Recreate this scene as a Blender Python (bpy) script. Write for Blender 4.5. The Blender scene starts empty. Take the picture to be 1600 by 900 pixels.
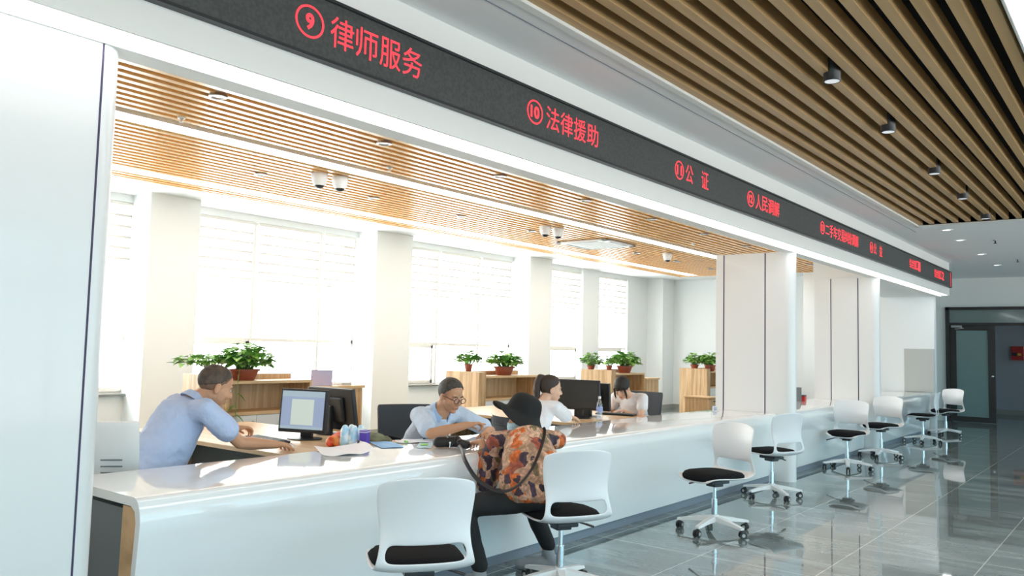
import bpy, bmesh, math, random
from mathutils import Vector, Matrix, Euler, noise
random.seed(7)
PI = math.pi
R = math.radians
SC = bpy.context.scene
COL = SC.collection

# ---------------------------------------------------------------- camera
cam_d = bpy.data.cameras.new('camera'); cam = bpy.data.objects.new('camera', cam_d); COL.objects.link(cam)
CAM_YAW, CAM_PITCH, CAM_ROLL = 0.66684, 0.07199, 0.023726
_f = Vector((-math.sin(CAM_YAW)*math.cos(CAM_PITCH), math.cos(CAM_YAW)*math.cos(CAM_PITCH), math.sin(CAM_PITCH)))
_r = Vector((math.cos(CAM_YAW), math.sin(CAM_YAW), 0)); _u = _r.cross(_f)
_c, _s = math.cos(CAM_ROLL), math.sin(CAM_ROLL)
_r2 = _r*_c + _u*_s; _u2 = _u*_c - _r*_s
cam.matrix_world = Matrix(((_r2.x,_u2.x,-_f.x,0),(_r2.y,_u2.y,-_f.y,0),(_r2.z,_u2.z,-_f.z,1.45),(0,0,0,1)))
cam_d.sensor_width = 36; cam_d.lens = 1281.06/1600*36; cam_d.clip_end = 200
SC.camera = cam

# ---------------------------------------------------------------- view, world, light
SC.view_settings.view_transform = 'Standard'
try: SC.view_settings.look = 'None'
except Exception: pass
SC.view_settings.gamma = 1.0
SC.view_settings.use_curve_mapping = False
SC.view_settings.exposure = 0.78
SC.cycles.max_bounces = 10
SC.cycles.diffuse_bounces = 5
SC.cycles.glossy_bounces = 5
SC.cycles.transparent_max_bounces = 12
SC.cycles.sample_clamp_indirect = 6.0
SC.cycles.caustics_reflective = False
SC.cycles.caustics_refractive = False

SKY_OFFICE = (0.94, 1.0, 1.0, 1); SKY_OFFICE_S = 6.4
SKY_HALL = (0.45, 0.83, 1.0, 1);    SKY_HALL_S = 2.1
STRIP_S = 5.0          # LED strips
BEAM_S = 3.2           # light under the beam

W = bpy.data.worlds.new('sky'); SC.world = W; W.use_nodes = True
nt = W.node_tree; nt.nodes.clear()
out = nt.nodes.new('ShaderNodeOutputWorld'); bg = nt.nodes.new('ShaderNodeBackground')
tc = nt.nodes.new('ShaderNodeTexCoord'); sx = nt.nodes.new('ShaderNodeSeparateXYZ')
mr = nt.nodes.new('ShaderNodeMapRange'); mr.inputs[1].default_value = -0.25; mr.inputs[2].default_value = 0.25
mx = nt.nodes.new('ShaderNodeMix'); mx.data_type = 'RGBA'
sm = nt.nodes.new('ShaderNodeMapRange'); sm.inputs[1].default_value = -0.25; sm.inputs[2].default_value = 0.25
sm.inputs[3].default_value = SKY_OFFICE_S; sm.inputs[4].default_value = SKY_HALL_S
# towards the hall front a bright neutral glow is added below the horizon to lift the ceiling; the sky above it is cool
LOW_GLOW_S = 2.9; LOW_GLOW = (0.97, 0.98, 0.97, 1)
gz = nt.nodes.new('ShaderNodeMapRange'); gz.inputs[1].default_value = -0.06; gz.inputs[2].default_value = 0.04
gz.inputs[3].default_value = LOW_GLOW_S; gz.inputs[4].default_value = SKY_HALL_S
gc = nt.nodes.new('ShaderNodeMapRange'); gc.inputs[1].default_value = -0.06; gc.inputs[2].default_value = 0.04
gm = nt.nodes.new('ShaderNodeMix'); gm.data_type = 'RGBA'; gm.inputs[6].default_value = LOW_GLOW; gm.inputs[7].default_value = SKY_HALL
nt.links.new(sx.outputs[2], gz.inputs[0]); nt.links.new(sx.outputs[2], gc.inputs[0]); nt.links.new(gc.outputs[0], gm.inputs[0])
nt.links.new(gz.outputs[0], sm.inputs[4]); nt.links.new(gm.outputs[2], mx.inputs[7])
nt.links.new(tc.outputs['Generated'], sx.inputs[0]); nt.links.new(sx.outputs[0], mr.inputs[0]); nt.links.new(sx.outputs[0], sm.inputs[0])
nt.links.new(mr.outputs[0], mx.inputs[0]); mx.inputs[6].default_value = SKY_OFFICE; mx.inputs[7].default_value = SKY_HALL
nt.links.new(mx.outputs[2], bg.inputs[0]); nt.links.new(sm.outputs[0], bg.inputs[1]); nt.links.new(bg.outputs[0], out.inputs[0])

def portal(name, loc, rot, sx_, sy_):
    l = bpy.data.lights.new(name, 'AREA'); l.shape = 'RECTANGLE'; l.size = sx_; l.size_y = sy_
    l.cycles.is_portal = True
    o = bpy.data.objects.new(name, l); COL.objects.link(o); o.location = loc; o.rotation_euler = rot
for i, (y0, y1) in enumerate(((1.6,5.45),(5.75,9.0),(9.7,13.1),(13.7,15.7),(15.6,17.7))):
    portal('window_portal', (-10.2, (y0+y1)/2, 1.95), (0, -PI/2, 0), 2.5, y1-y0)
portal('hall_portal', (6.15, 7.45, 1.65), (0, PI/2, 0), 3.0, 26.1)

# ---------------------------------------------------------------- materials
def mat(name, col, rough=0.5, metal=0.0, spec=0.5, emit=None, es=0.0, coat=0.0, bump=None, ior=None, noise_mix=None):
    m = bpy.data.materials.new(name); m.use_nodes = True
    n = m.node_tree; b = n.nodes['Principled BSDF']
    b.inputs['Base Color'].default_value = (*col, 1)
    b.inputs['Roughness'].default_value = rough
    b.inputs['Metallic'].default_value = metal
    b.inputs['Specular IOR Level'].default_value = spec
    if ior: b.inputs['IOR'].default_value = ior
    if coat:
        b.inputs['Coat Weight'].default_value = coat; b.inputs['Coat Roughness'].default_value = 0.04
    if emit:
        b.inputs['Emission Color'].default_value = (*emit, 1); b.inputs['Emission Strength'].default_value = es
    if noise_mix:      # (other colour, scale, low, high)
        c2, sc, lo, hi = noise_mix
        t = n.nodes.new('ShaderNodeTexCoord'); nz = n.nodes.new('ShaderNodeTexNoise'); nz.inputs['Scale'].default_value = sc
        nz.inputs['Detail'].default_value = 5
        r = n.nodes.new('ShaderNodeMapRange'); r.inputs[1].default_value = lo; r.inputs[2].default_value = hi
        x = n.nodes.new('ShaderNodeMix'); x.data_type = 'RGBA'; x.inputs[6].default_value = (*col, 1); x.inputs[7].default_value = (*c2, 1)
        n.links.new(t.outputs['Object'], nz.inputs['Vector']); n.links.new(nz.outputs['Fac'], r.inputs[0])
        n.links.new(r.outputs[0], x.inputs[0]); n.links.new(x.outputs[2], b.inputs['Base Color'])
    if bump:           # (scale, strength, distance)
        t = n.nodes.new('ShaderNodeTexCoord'); nz = n.nodes.new('ShaderNodeTexNoise'); nz.inputs['Scale'].default_value = bump[0]
        nz.inputs['Detail'].default_value = 4
        bp = n.nodes.new('ShaderNodeBump'); bp.inputs['Strength'].default_value = bump[1]; bp.inputs['Distance'].default_value = bump[2]
        n.links.new(t.outputs['Object'], nz.inputs['Vector']); n.links.new(nz.outputs['Fac'], bp.inputs['Height'])
        n.links.new(bp.outputs[0], b.inputs['Normal'])
    return m

def wood_mat(name, c1, c2, axis='Z', scale=9.0, rough=0.4, stretch=0.06):
    m = bpy.data.materials.new(name); m.use_nodes = True
    n = m.node_tree; b = n.nodes['Principled BSDF']; b.inputs['Roughness'].default_value = rough
    t = n.nodes.new('ShaderNodeTexCoord'); mp = n.nodes.new('ShaderNodeMapping')
    s = [scale]*3; s['XYZ'.index(axis)] = scale*stretch; mp.inputs['Scale'].default_value = s
    nz = n.nodes.new('ShaderNodeTexNoise'); nz.inputs['Scale'].default_value = 1.6; nz.inputs['Detail'].default_value = 6; nz.inputs['Roughness'].default_value = 0.65
    cr = n.nodes.new('ShaderNodeValToRGB')
    cr.color_ramp.elements[0].position = 0.36; cr.color_ramp.elements[0].color = (*c2, 1)
    cr.color_ramp.elements[1].position = 0.62; cr.color_ramp.elements[1].color = (*c1, 1)
    n.links.new(t.outputs['Object'], mp.inputs[0]); n.links.new(mp.outputs[0], nz.inputs['Vector'])
    n.links.new(nz.outputs['Fac'], cr.inputs[0]); n.links.new(cr.outputs[0], b.inputs['Base Color'])
    return m

def glass_mat(name, tint=(1,1,1), refl=0.08, rough=0.0):
    m = bpy.data.materials.new(name); m.use_nodes = True
    n = m.node_tree; n.nodes.clear()
    o = n.nodes.new('ShaderNodeOutputMaterial'); tr = n.nodes.new('ShaderNodeBsdfTransparent'); gl = n.nodes.new('ShaderNodeBsdfGlossy')
    mx_ = n.nodes.new('ShaderNodeMixShader'); tr.inputs[0].default_value = (*tint, 1); gl.inputs['Roughness'].default_value = rough
    mx_.inputs[0].default_value = refl
    n.links.new(tr.outputs[0], mx_.inputs[1]); n.links.new(gl.outputs[0], mx_.inputs[2]); n.links.new(mx_.outputs[0], o.inputs[0])
    return m

def floor_mat():
    m = bpy.data.materials.new('grey_marble_tile'); m.use_nodes = True
    n = m.node_tree; b = n.nodes['Principled BSDF']
    t = n.nodes.new('ShaderNodeTexCoord'); mp = n.nodes.new('ShaderNodeMapping'); mp.inputs['Scale'].default_value = (0.55, 2.6, 1); mp.inputs['Rotation'].default_value = (0, 0, R(28))
    nz = n.nodes.new('ShaderNodeTexNoise'); nz.inputs['Scale'].default_value = 1.5; nz.inputs['Detail'].default_value = 9; nz.inputs['Roughness'].default_value = 0.62; nz.inputs['Distortion'].default_value = 0.6
    cr = n.nodes.new('ShaderNodeValToRGB')
    e = cr.color_ramp.elements
    e[0].position = 0.30; e[0].color = (0.085, 0.11, 0.11, 1)
    e[1].position = 0.72; e[1].color = (0.31, 0.355, 0.35, 1)
    e2 = e.new(0.5); e2.color = (0.175, 0.212, 0.21, 1)
    br = n.nodes.new('ShaderNodeTexBrick'); br.offset = 0.0; br.inputs['Scale'].default_value = 1.0
    br.inputs['Brick Width'].default_value = 1.2; br.inputs['Row Height'].default_value = 0.8; br.inputs['Mortar Size'].default_value = 0.0035; br.inputs['Mortar Smooth'].default_value = 0.3
    mx_ = n.nodes.new('ShaderNodeMix'); mx_.data_type = 'RGBA'; mx_.inputs[7].default_value = (0.58,0.60,0.57, 1)
    n.links.new(t.outputs['Object'], mp.inputs[0]); n.links.new(mp.outputs[0], nz.inputs['Vector']); n.links.new(nz.outputs['Fac'], cr.inputs[0])
    mp2 = n.nodes.new('ShaderNodeMapping'); mp2.inputs['Location'].default_value = (0.75, 0.2, 0); mp2.inputs['Rotation'].default_value = (0, 0, PI/2)
    n.links.new(t.outputs['Object'], mp2.inputs[0]); n.links.new(mp2.outputs[0], br.inputs['Vector'])
    n.links.new(br.outputs['Fac'], mx_.inputs[0]); n.links.new(cr.outputs[0], mx_.inputs[6]); n.links.new(mx_.outputs[2], b.inputs['Base Color'])
    nb = n.nodes.new('ShaderNodeTexNoise'); nb.inputs['Scale'].default_value = 0.9; nb.inputs['Detail'].default_value = 1
    bp = n.nodes.new('ShaderNodeBump'); bp.inputs['Strength'].default_value = 0.03; bp.inputs['Distance'].default_value = 0.01
    n.links.new(t.outputs['Object'], nb.inputs['Vector']); n.links.new(nb.outputs['Fac'], bp.inputs['Height']); n.links.new(bp.outputs[0], b.inputs['Normal'])
    b.inputs['Roughness'].default_value = 0.03; b.inputs['IOR'].default_value = 2.6; b.inputs['Specular IOR Level'].default_value = 0.6
    n.links.new(bp.outputs[0], b.inputs['Coat Normal'])
    return m

def floral_mat():
    m = bpy.data.materials.new('floral_print'); m.use_nodes = True
    n = m.node_tree; b = n.nodes['Principled BSDF']; b.inputs['Roughness'].default_value = 0.75
    t = n.nodes.new('ShaderNodeTexCoord'); nz = n.nodes.new('ShaderNodeTexNoise'); nz.inputs['Scale'].default_value = 9; nz.inputs['Detail'].default_value = 3
    ad = n.nodes.new('ShaderNodeMix'); ad.data_type = 'VECTOR'; ad.inputs[0].default_value = 0.13
    n.links.new(t.outputs['Object'], nz.inputs['Vector']); n.links.new(t.outputs['Object'], ad.inputs[4]); n.links.new(nz.outputs['Color'], ad.inputs[5])
    v = n.nodes.new('ShaderNodeTexVoronoi'); v.inputs['Scale'].default_value = 19
    n.links.new(ad.outputs[1], v.inputs['Vector'])
    sp = n.nodes.new('ShaderNodeSeparateColor'); n.links.new(v.outputs['Color'], sp.inputs[0])
    cr = n.nodes.new('ShaderNodeValToRGB'); cr.color_ramp.interpolation = 'CONSTANT'
    cols = [(0.0,(0.66,0.15,0.03)),(0.16,(0.52,0.31,0.19)),(0.36,(0.060,0.036,0.055)),(0.47,(0.62,0.35,0.24)),(0.64,(0.38,0.09,0.05)),(0.71,(0.22,0.17,0.085)),(0.79,(0.72,0.44,0.29)),(0.93,(0.085,0.05,0.085))]
    e = cr.color_ramp.elements
    e[0].position = 0; e[0].color = (*cols[0][1], 1); e[1].position = cols[1][0]; e[1].color = (*cols[1][1], 1)
    for p, c in cols[2:]:
        k = e.new(p); k.color = (*c, 1)
    n.links.new(sp.outputs[0], cr.inputs[0])
    v2 = n.nodes.new('ShaderNodeTexVoronoi'); v2.inputs['Scale'].default_value = 44; n.links.new(ad.outputs[1], v2.inputs['Vector'])
    r2 = n.nodes.new('ShaderNodeMapRange'); r2.inputs[1].default_value = 0.1; r2.inputs[2].default_value = 0.75; r2.inputs[3].default_value = 1.25; r2.inputs[4].default_value = 0.6
    n.links.new(v2.outputs['Distance'], r2.inputs[0])
    mul = n.nodes.new('ShaderNodeVectorMath'); mul.operation = 'SCALE'
    n.links.new(cr.outputs[0], mul.inputs[0]); n.links.new(r2.outputs[0], mul.inputs['Scale']); n.links.new(mul.outputs[0], b.inputs['Base Color'])
    return m

MT = dict(
    wall = mat('wall_paint', (0.835,0.865,0.87), 0.7),
    wall2 = mat('hall_wall_paint', (0.82,0.85,0.82), 0.6),
    ceil = mat('ceiling_paint', (0.84,0.85,0.845), 0.8),
    soffit = mat('soffit_paint', (0.90,0.92,0.925), 0.7),
    fascia = mat('fascia_paint', (0.84,0.85,0.82), 0.55),
    panel = mat('white_laminate_panel', (0.80,0.80,0.79), 0.28, coat=0.3),
    seam = mat('panel_seam', (0.05,0.04,0.09), 0.6),
    floor = floor_mat(),
    kick = mat('grey_kick', (0.22,0.26,0.31), 0.4),
    skirting = mat('grey_skirting', (0.40,0.41,0.38), 0.4),
    stone = mat('white_solid_surface', (0.85,0.87,0.87), 0.08, coat=0.6),
    carcass = mat('dark_grey_board', (0.16,0.18,0.19), 0.6),
    edge_wood = mat('light_wood_edge', (0.66,0.42,0.21), 0.5, noise_mix=((0.5,0.3,0.14), 9, 0.4, 0.65)),
    slat_in = mat('warm_wood_slat', (0.92,0.54,0.20), 0.24, spec=0.6),
    slat_hall = wood_mat('oak_slat', (0.56,0.36,0.165), (0.47,0.295,0.125), 'Y', 8, 0.42, 0.03),
    black = mat('black_ceiling_void', (0.010,0.011,0.012), 0.9),
    led = mat('led_diffuser', (1,1,1), 0.5, emit=(1,0.99,0.97), es=STRIP_S),
    beam_led = mat('beam_led_diffuser', (1,1,1), 0.5, emit=(0.97,0.99,1), es=BEAM_S),
    cove_led = mat('ceiling_light_panel', (1,1,1), 0.5, emit=(1,0.98,0.94), es=2.2),
    lamp = mat('lamp_glow', (1,1,1), 0.5, emit=(1,1,0.97), es=3.0),
    lamp_dim = mat('frosted_lamp', (0.85,0.87,0.9), 0.3, emit=(0.9,0.95,1), es=0.25),
    red_led = mat('red_led', (0.5,0.01,0.02), 0.5, emit=(1.0,0.035,0.05), es=1.15),
    screen_face = mat('led_sign_face', (0.042,0.047,0.045), 0.55, noise_mix=((0.06,0.066,0.063), 60, 0.4, 0.6)),
    black_frame = mat('black_metal', (0.018,0.02,0.023), 0.35),
    brown_frame = mat('dark_bronze_metal', (0.035,0.032,0.030), 0.4),
    white_plastic = mat('white_plastic', (0.80,0.815,0.83), 0.32),
    white_metal = mat('white_powder_coat', (0.82,0.83,0.83), 0.35),
    black_plastic = mat('black_plastic', (0.018,0.019,0.021), 0.38),
    black_fabric = mat('black_fabric', (0.008,0.0085,0.010), 0.9, spec=0.15, bump=(220,0.3,0.002)),
    dark_fabric = mat('charcoal_fabric', (0.055,0.062,0.072), 0.85, bump=(200,0.3,0.002)),
    chrome = mat('chrome', (0.75,0.77,0.80), 0.12, 1.0),
    steel = mat('brushed_steel', (0.55,0.56,0.58), 0.3, 1.0),
    wood = wood_mat('striped_oak_laminate', (0.72,0.49,0.27), (0.47,0.27,0.12), 'Z', 13, 0.42),
    wood_top = wood_mat('oak_worktop', (0.76,0.55,0.33), (0.62,0.41,0.22), 'X', 9, 0.35),
    wood_edge = mat('oak_edge', (0.70,0.47,0.25), 0.45),
    cab_white = mat('cabinet_white', (0.80,0.81,0.80), 0.45),
    gray_panel = mat('grey_panel', (0.50,0.51,0.49), 0.5),
    frame_white = mat('window_frame_white', (0.78,0.76,0.72), 0.45),
    sill = mat('dark_stone_sill', (0.20,0.21,0.20), 0.3),
    blind = None,
    glass = glass_mat('window_glass', (1,1,1), 0.05),
    door_glass = mat('frosted_door_glass', (0.20,0.29,0.285), 0.13, coat=0.5),
    transom_glass = mat('dim_glass', (0.20,0.26,0.25), 0.12, coat=0.5),
    corridor = mat('corridor_paint', (0.50,0.53,0.58), 0.7),
    red = mat('red_enamel', (0.55,0.03,0.025), 0.35),
    yellow = mat('yellow_print', (0.8,0.55,0.08), 0.5),
    terracotta = mat('terracotta', (0.40,0.095,0.045), 0.55, noise_mix=((0.33,0.07,0.035), 14, 0.35, 0.65)),
    soil = mat('soil', (0.05,0.033,0.02), 0.95),
    leaf = mat('pothos_leaf', (0.12,0.34,0.055), 0.42, noise_mix=((0.33,0.58,0.12), 7, 0.40, 0.66)),
    stem = mat('plant_stem', (0.16,0.30,0.07), 0.6),
    mon_screen = mat('dark_screen', (0.045,0.045,0.042), 0.22),
    lit_blue = mat('lit_screen_blue', (0.1,0.12,0.16), 0.3, emit=(0.20,0.25,0.36), es=0.72),
    lit_page = mat('lit_screen_page', (0.2,0.22,0.2), 0.3, emit=(0.36,0.42,0.39), es=0.72),
    lit_bar = mat('lit_screen_bar', (0.1,0.12,0.13), 0.3, emit=(0.25,0.33,0.38), es=0.72),
    paper = mat('white_paper', (0.82,0.85,0.90), 0.7),
    blue_paper = mat('pale_blue_leaflet', (0.55,0.78,0.90), 0.6),
    green = mat('green_print', (0.25,0.62,0.16), 0.6),
    blue = mat('blue_folder', (0.10,0.38,0.78), 0.45),
    purple = mat('purple_box', (0.10,0.05,0.42), 0.45),
    lilac = mat('lilac_plastic', (0.62,0.58,0.80), 0.4),
    khaki = mat('khaki_canvas', (0.30,0.31,0.19), 0.85, noise_mix=((0.17,0.17,0.11), 16, 0.4, 0.62)),
    lightblue = mat('blue_film_wrap', (0.42,0.72,0.93), 0.2, noise_mix=((0.80,0.90,0.97), 22, 0.42, 0.58), coat=0.4),
    orange = mat('orange_red_packet', (0.80,0.10,0.05), 0.35, noise_mix=((0.85,0.30,0.07), 18, 0.45, 0.6)),
    mug = mat('pale_green_ceramic', (0.62,0.70,0.62), 0.3),
    clear = glass_mat('clear_plastic', (0.90,0.93,0.98), 0.16, 0.05),
    label_blue = mat('bottle_label', (0.30,0.38,0.72), 0.4),
    skin = mat('skin_tan', (0.56,0.30,0.175), 0.55),
    skin_f = mat('skin_fair', (0.72,0.45,0.32), 0.55),
    lip = mat('lip', (0.42,0.15,0.11), 0.5),
    eye = mat('eye_white', (0.75,0.73,0.70), 0.3),
    iris = mat('dark_iris', (0.02,0.012,0.01), 0.2),
    hair = mat('black_hair', (0.016,0.013,0.012), 0.62, bump=(160,0.5,0.003)),
    hair_gray = mat('greying_hair', (0.035,0.031,0.027), 0.6, noise_mix=((0.07,0.062,0.055), 60, 0.4, 0.6), bump=(160,0.5,0.003)),
    hair_short = mat('cropped_hair', (0.055,0.042,0.032), 0.7, noise_mix=((0.12,0.08,0.055), 30, 0.40, 0.66), bump=(240,0.5,0.002)),
    stubble = mat('shaved_stubble', (0.20,0.115,0.07), 0.75),
    hair_brown = mat('dark_brown_hair', (0.040,0.026,0.020), 0.6, bump=(160,0.5,0.003)),
    shirt_blue = mat('pale_blue_shirt', (0.46,0.56,0.78), 0.8, bump=(14,0.5,0.03)),
    shirt_blue2 = mat('sky_blue_shirt', (0.56,0.68,0.84), 0.8, bump=(14,0.5,0.03)),
    shirt_white = mat('white_blouse', (0.80,0.80,0.83), 0.8, bump=(12,0.45,0.03)),
    collar = mat('blue_collar', (0.42,0.57,0.82), 0.8),
    trouser = mat('navy_trouser', (0.03,0.035,0.05), 0.85),
    black_trouser = mat('black_trouser', (0.012,0.012,0.013), 0.85, bump=(10,0.4,0.02)),
    hat = mat('black_felt_hat', (0.012,0.012,0.012), 0.9, bump=(120,0.3,0.002)),
    shoe = mat('grey_sneaker', (0.30,0.31,0.32), 0.7),
    sole = mat('white_sole', (0.72,0.72,0.70), 0.6),
    mask = mat('blue_face_mask', (0.50,0.75,0.88), 0.8),
    floral = floral_mat(),
    leather = mat('black_leather', (0.014,0.014,0.016), 0.42, bump=(60,0.3,0.004)),
    glasses = mat('brown_spectacle_frame', (0.12,0.03,0.02), 0.3),
    lens = glass_mat('spectacle_lens', (0.95,0.95,0.95), 0.12),
)
def blind_mat():
    m = bpy.data.materials.new('zebra_blind'); m.use_nodes = True
    n = m.node_tree; n.nodes.clear()
    o = n.nodes.new('ShaderNodeOutputMaterial'); tl = n.nodes.new('ShaderNodeBsdfTranslucent'); df = n.nodes.new('ShaderNodeBsdfDiffuse')
    tr = n.nodes.new('ShaderNodeBsdfTransparent'); m1 = n.nodes.new('ShaderNodeMixShader'); m2 = n.nodes.new('ShaderNodeMixShader')
    t = n.nodes.new('ShaderNodeTexCoord'); s = n.nodes.new('ShaderNodeSeparateXYZ'); ma = n.nodes.new('ShaderNodeMath'); ma.operation = 'MULTIPLY'; ma.inputs[1].default_value = 1/0.137
    fr = n.nodes.new('ShaderNodeMath'); fr.operation = 'FRACT'; gt = n.nodes.new('ShaderNodeMapRange')
    gt.inputs[1].default_value = 0.74; gt.inputs[2].default_value = 0.80; gt.inputs[3].default_value = 0.72; gt.inputs[4].default_value = 0.12
    n.links.new(t.outputs['Object'], s.inputs[0]); n.links.new(s.outputs[2], ma.inputs[0]); n.links.new(ma.outputs[0], fr.inputs[0]); n.links.new(fr.outputs[0], gt.inputs[0])
    tl.inputs[0].default_value = (0.26,0.235,0.21,1); df.inputs[0].default_value = (0.80,0.76,0.72,1); m1.inputs[0].default_value = 0.35
    n.links.new(tl.outputs[0], m1.inputs[1]); n.links.new(df.outputs[0], m1.inputs[2])
    n.links.new(gt.outputs[0], m2.inputs[0]); n.links.new(m1.outputs[0], m2.inputs[1]); n.links.new(tr.outputs[0], m2.inputs[2]); n.links.new(m2.outputs[0], o.inputs[0])
    return m
MT['blind'] = blind_mat()

# ---------------------------------------------------------------- helpers
def empty(name, loc=(0,0,0), rz=0, label=None, cat=None, group=None):
    o = bpy.data.objects.new(name, None); COL.objects.link(o); o.empty_display_size = 0.1
    o.location = loc; o.rotation_euler = (0, 0, rz)
    return tag(o, label, cat, group)
def tag(o, label=None, cat=None, group=None, kind=None):
    if label: o['label'] = label
    if cat: o['category'] = cat
    if group: o['group'] = group
    if kind: o['kind'] = kind
    return o
def copy_tree(o, parent=None):
    c = o.copy(); COL.objects.link(c)
    if parent: c.parent = parent
    for ch in list(o.children): copy_tree(ch, c)
    return c

class MB:
    def __init__(s): s.bm = bmesh.new(); s.mi = 0
    def _fin(s, verts, mi):
        for v in verts:
            for f in v.link_faces: f.material_index = mi
    def box(s, x0, x1, y0, y1, z0, z1, bev=0.0, mi=0, M=None, seg=2):
        r = bmesh.ops.create_cube(s.bm, size=1); vs = r['verts']
        for v in vs:
            v.co = Vector(((x0+x1)/2 + v.co.x*(x1-x0), (y0+y1)/2 + v.co.y*(y1-y0), (z0+z1)/2 + v.co.z*(z1-z0)))
        s._fin(vs, mi)
        if bev:
            es = list({e for v in vs for e in v.link_edges})
            rr = bmesh.ops.bevel(s.bm, geom=es, offset=bev, segments=seg, profile=0.6, affect='EDGES')
            vs = list({v for f in rr['faces'] for v in f.verts} | {v for v in vs if v.is_valid})
            s._fin(vs, mi)
        if M: bmesh.ops.transform(s.bm, matrix=M, verts=vs)
        return s
    def cyl(s, p0, p1, r0, r1=None, n=20, mi=0, caps=True):
        p0 = Vector(p0); p1 = Vector(p1); r1 = r0 if r1 is None else r1
        d = p1-p0; q = d.to_track_quat('Z', 'Y')
        r = bmesh.ops.create_cone(s.bm, cap_ends=caps, segments=n, radius1=r0, radius2=r1, depth=d.length)
        bmesh.ops.transform(s.bm, matrix=Matrix.Translation((p0+p1)/2) @ q.to_matrix().to_4x4(), verts=r['verts'])
        s._fin(r['verts'], mi); return s
    def ball(s, c, r, n=2, mi=0, M=None):
        g = bmesh.ops.create_icosphere(s.bm, subdivisions=n, radius=1)
        rr = r if hasattr(r, '__len__') else (r, r, r)
        T = Matrix.Translation(c) @ (M.to_4x4() if M else Matrix()) @ Matrix.Diagonal((*rr, 1))
        bmesh.ops.transform(s.bm, matrix=T, verts=g['verts']); s._fin(g['verts'], mi); return s
    def lathe(s, prof, n=32, mi=0, c=(0,0,0), sx=1.0, sy=1.0, close=False):
        rings = []
        for (r, z) in prof:
            rings.append([s.bm.verts.new((c[0]+sx*r*math.cos(2*PI*k/n), c[1]+sy*r*math.sin(2*PI*k/n), c[2]+z)) for k in range(n)])
        for a, b in zip(rings, rings[1:]):
            for k in range(n):
                f = s.bm.faces.new((a[k], a[(k+1)%n], b[(k+1)%n], b[k])); f.material_index = mi
        for ring in (rings[0], rings[-1]):
            if close:
                f = s.bm.faces.new(ring); f.material_index = mi
        return s
    def tube(s, pts, r, n=8, mi=0, flat=1.0, up=(0,0,1)):
        pts = [Vector(p) for p in pts]; rings = []
        for i, p in enumerate(pts):
            d = (pts[min(i+1, len(pts)-1)] - pts[max(i-1, 0)]).normalized()
            u = Vector(up); a = d.cross(u)
            if a.length < 1e-3: a = d.cross(Vector((0.3,1,0.1)))
            a.normalize(); b = a.cross(d)
            rr = r[i] if hasattr(r, '__len__') else r
            rings.append([s.bm.verts.new(p + a*(rr*math.cos(2*PI*k/n)) + b*(rr*flat*math.sin(2*PI*k/n))) for k in range(n)])
        for a, b in zip(rings, rings[1:]):
            for k in range(n):
                f = s.bm.faces.new((a[k], a[(k+1)%n], b[(k+1)%n], b[k])); f.material_index = mi
        for ring in (rings[0], rings[-1]):
            f = s.bm.faces.new(ring); f.material_index = mi
        return s
    def prism(s, poly, a0, a1, axis='Y', mi=0):
        # poly: list of 2D points, extruded along axis between a0 and a1
        def P(p, a):
            return {'Y': (p[0], a, p[1]), 'X': (a, p[0], p[1]), 'Z': (p[0], p[1], a)}[axis]
        A = [s.bm.verts.new(P(p, a0)) for p in poly]; B = [s.bm.verts.new(P(p, a1)) for p in poly]
        n = len(poly); fs = [s.bm.faces.new(A), s.bm.faces.new(B[::-1])]
        for k in range(n): fs.append(s.bm.faces.new((A[k], B[k], B[(k+1)%n], A[(k+1)%n])))
        for f in fs: f.material_index = mi
        return s
    def build(s, name, mats, parent=None, smooth=None, loc=None):
        bmesh.ops.recalc_face_normals(s.bm, faces=s.bm.faces)
        me = bpy.data.meshes.new(name); s.bm.to_mesh(me); s.bm.free()
        for m in (mats if isinstance(mats, (list, tuple)) else [mats]): me.materials.append(m)
        if smooth is not None: shade(me, smooth)
        o = bpy.data.objects.new(name, me); COL.objects.link(o)
        if parent: o.parent = parent
        if loc: o.location = loc
        return o
def shade(me, ang):
    me.polygons.foreach_set('use_smooth', [True]*len(me.polygons))
    if ang < 179: me.set_sharp_from_angle(angle=R(ang))
def struct(name, mb, mats, smooth=None):
    o = mb.build(name, mats, None, smooth); o['kind'] = 'structure'; return o
def applied(o):
    # freeze the modifiers of o into its mesh
    dg = bpy.context.evaluated_depsgraph_get(); me = bpy.data.meshes.new_from_object(o.evaluated_get(dg))
    mats = list(o.data.materials); old = o.data; o.modifiers.clear(); o.data = me
    if len(me.materials) == 0:
        for m in mats: me.materials.append(m)
    me.name = o.name; bpy.data.meshes.remove(old); return o

# ================================================================= ROOM SHELL
struct('floor', MB().box(-10.9, 6.3, -6.2, 21.2, -0.1, 0).box(-8.0, 6.3, 21.2, 25.2, -0.1, 0), MT['floor'])

m = MB()
m.box(-3.42, -2.62, -6.2, 21.3, 3.27, 3.37); m.box(-2.62, 6.3, 12.35, 21.3, 3.27, 3.37); m.box(-4.75, -3.42, 17.55, 21.3, 3.27, 3.37); m.box(-0.58, 6.3, -6.2, 12.35, 3.27, 3.37)
struct('ceiling', m, MT['soffit'])
m = MB()
m.box(-2.62, -2.565, -6.2, 12.41, 3.255, 3.40, 0.004); m.box(-2.62, -0.56, 12.35, 12.41, 3.255, 3.40, 0.004)
struct('trim_1', m, MT['fascia'])
struct('trim_2', MB().box(-2.735, -2.729, -6.2, 13.0, 3.2665, 3.271), MT['kick'])
struct('ceiling_2', MB().box(-2.62, -0.5, -6.2, 12.4, 3.60, 3.65).box(-2.565, -2.545, -6.2, 12.35, 3.29, 3.62).box(-2.62, -0.5, 12.345, 12.4, 3.38, 3.65).box(-0.575, -0.5, -6.2, 12.4, 3.29, 3.65), MT['black'])
m = MB()
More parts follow.
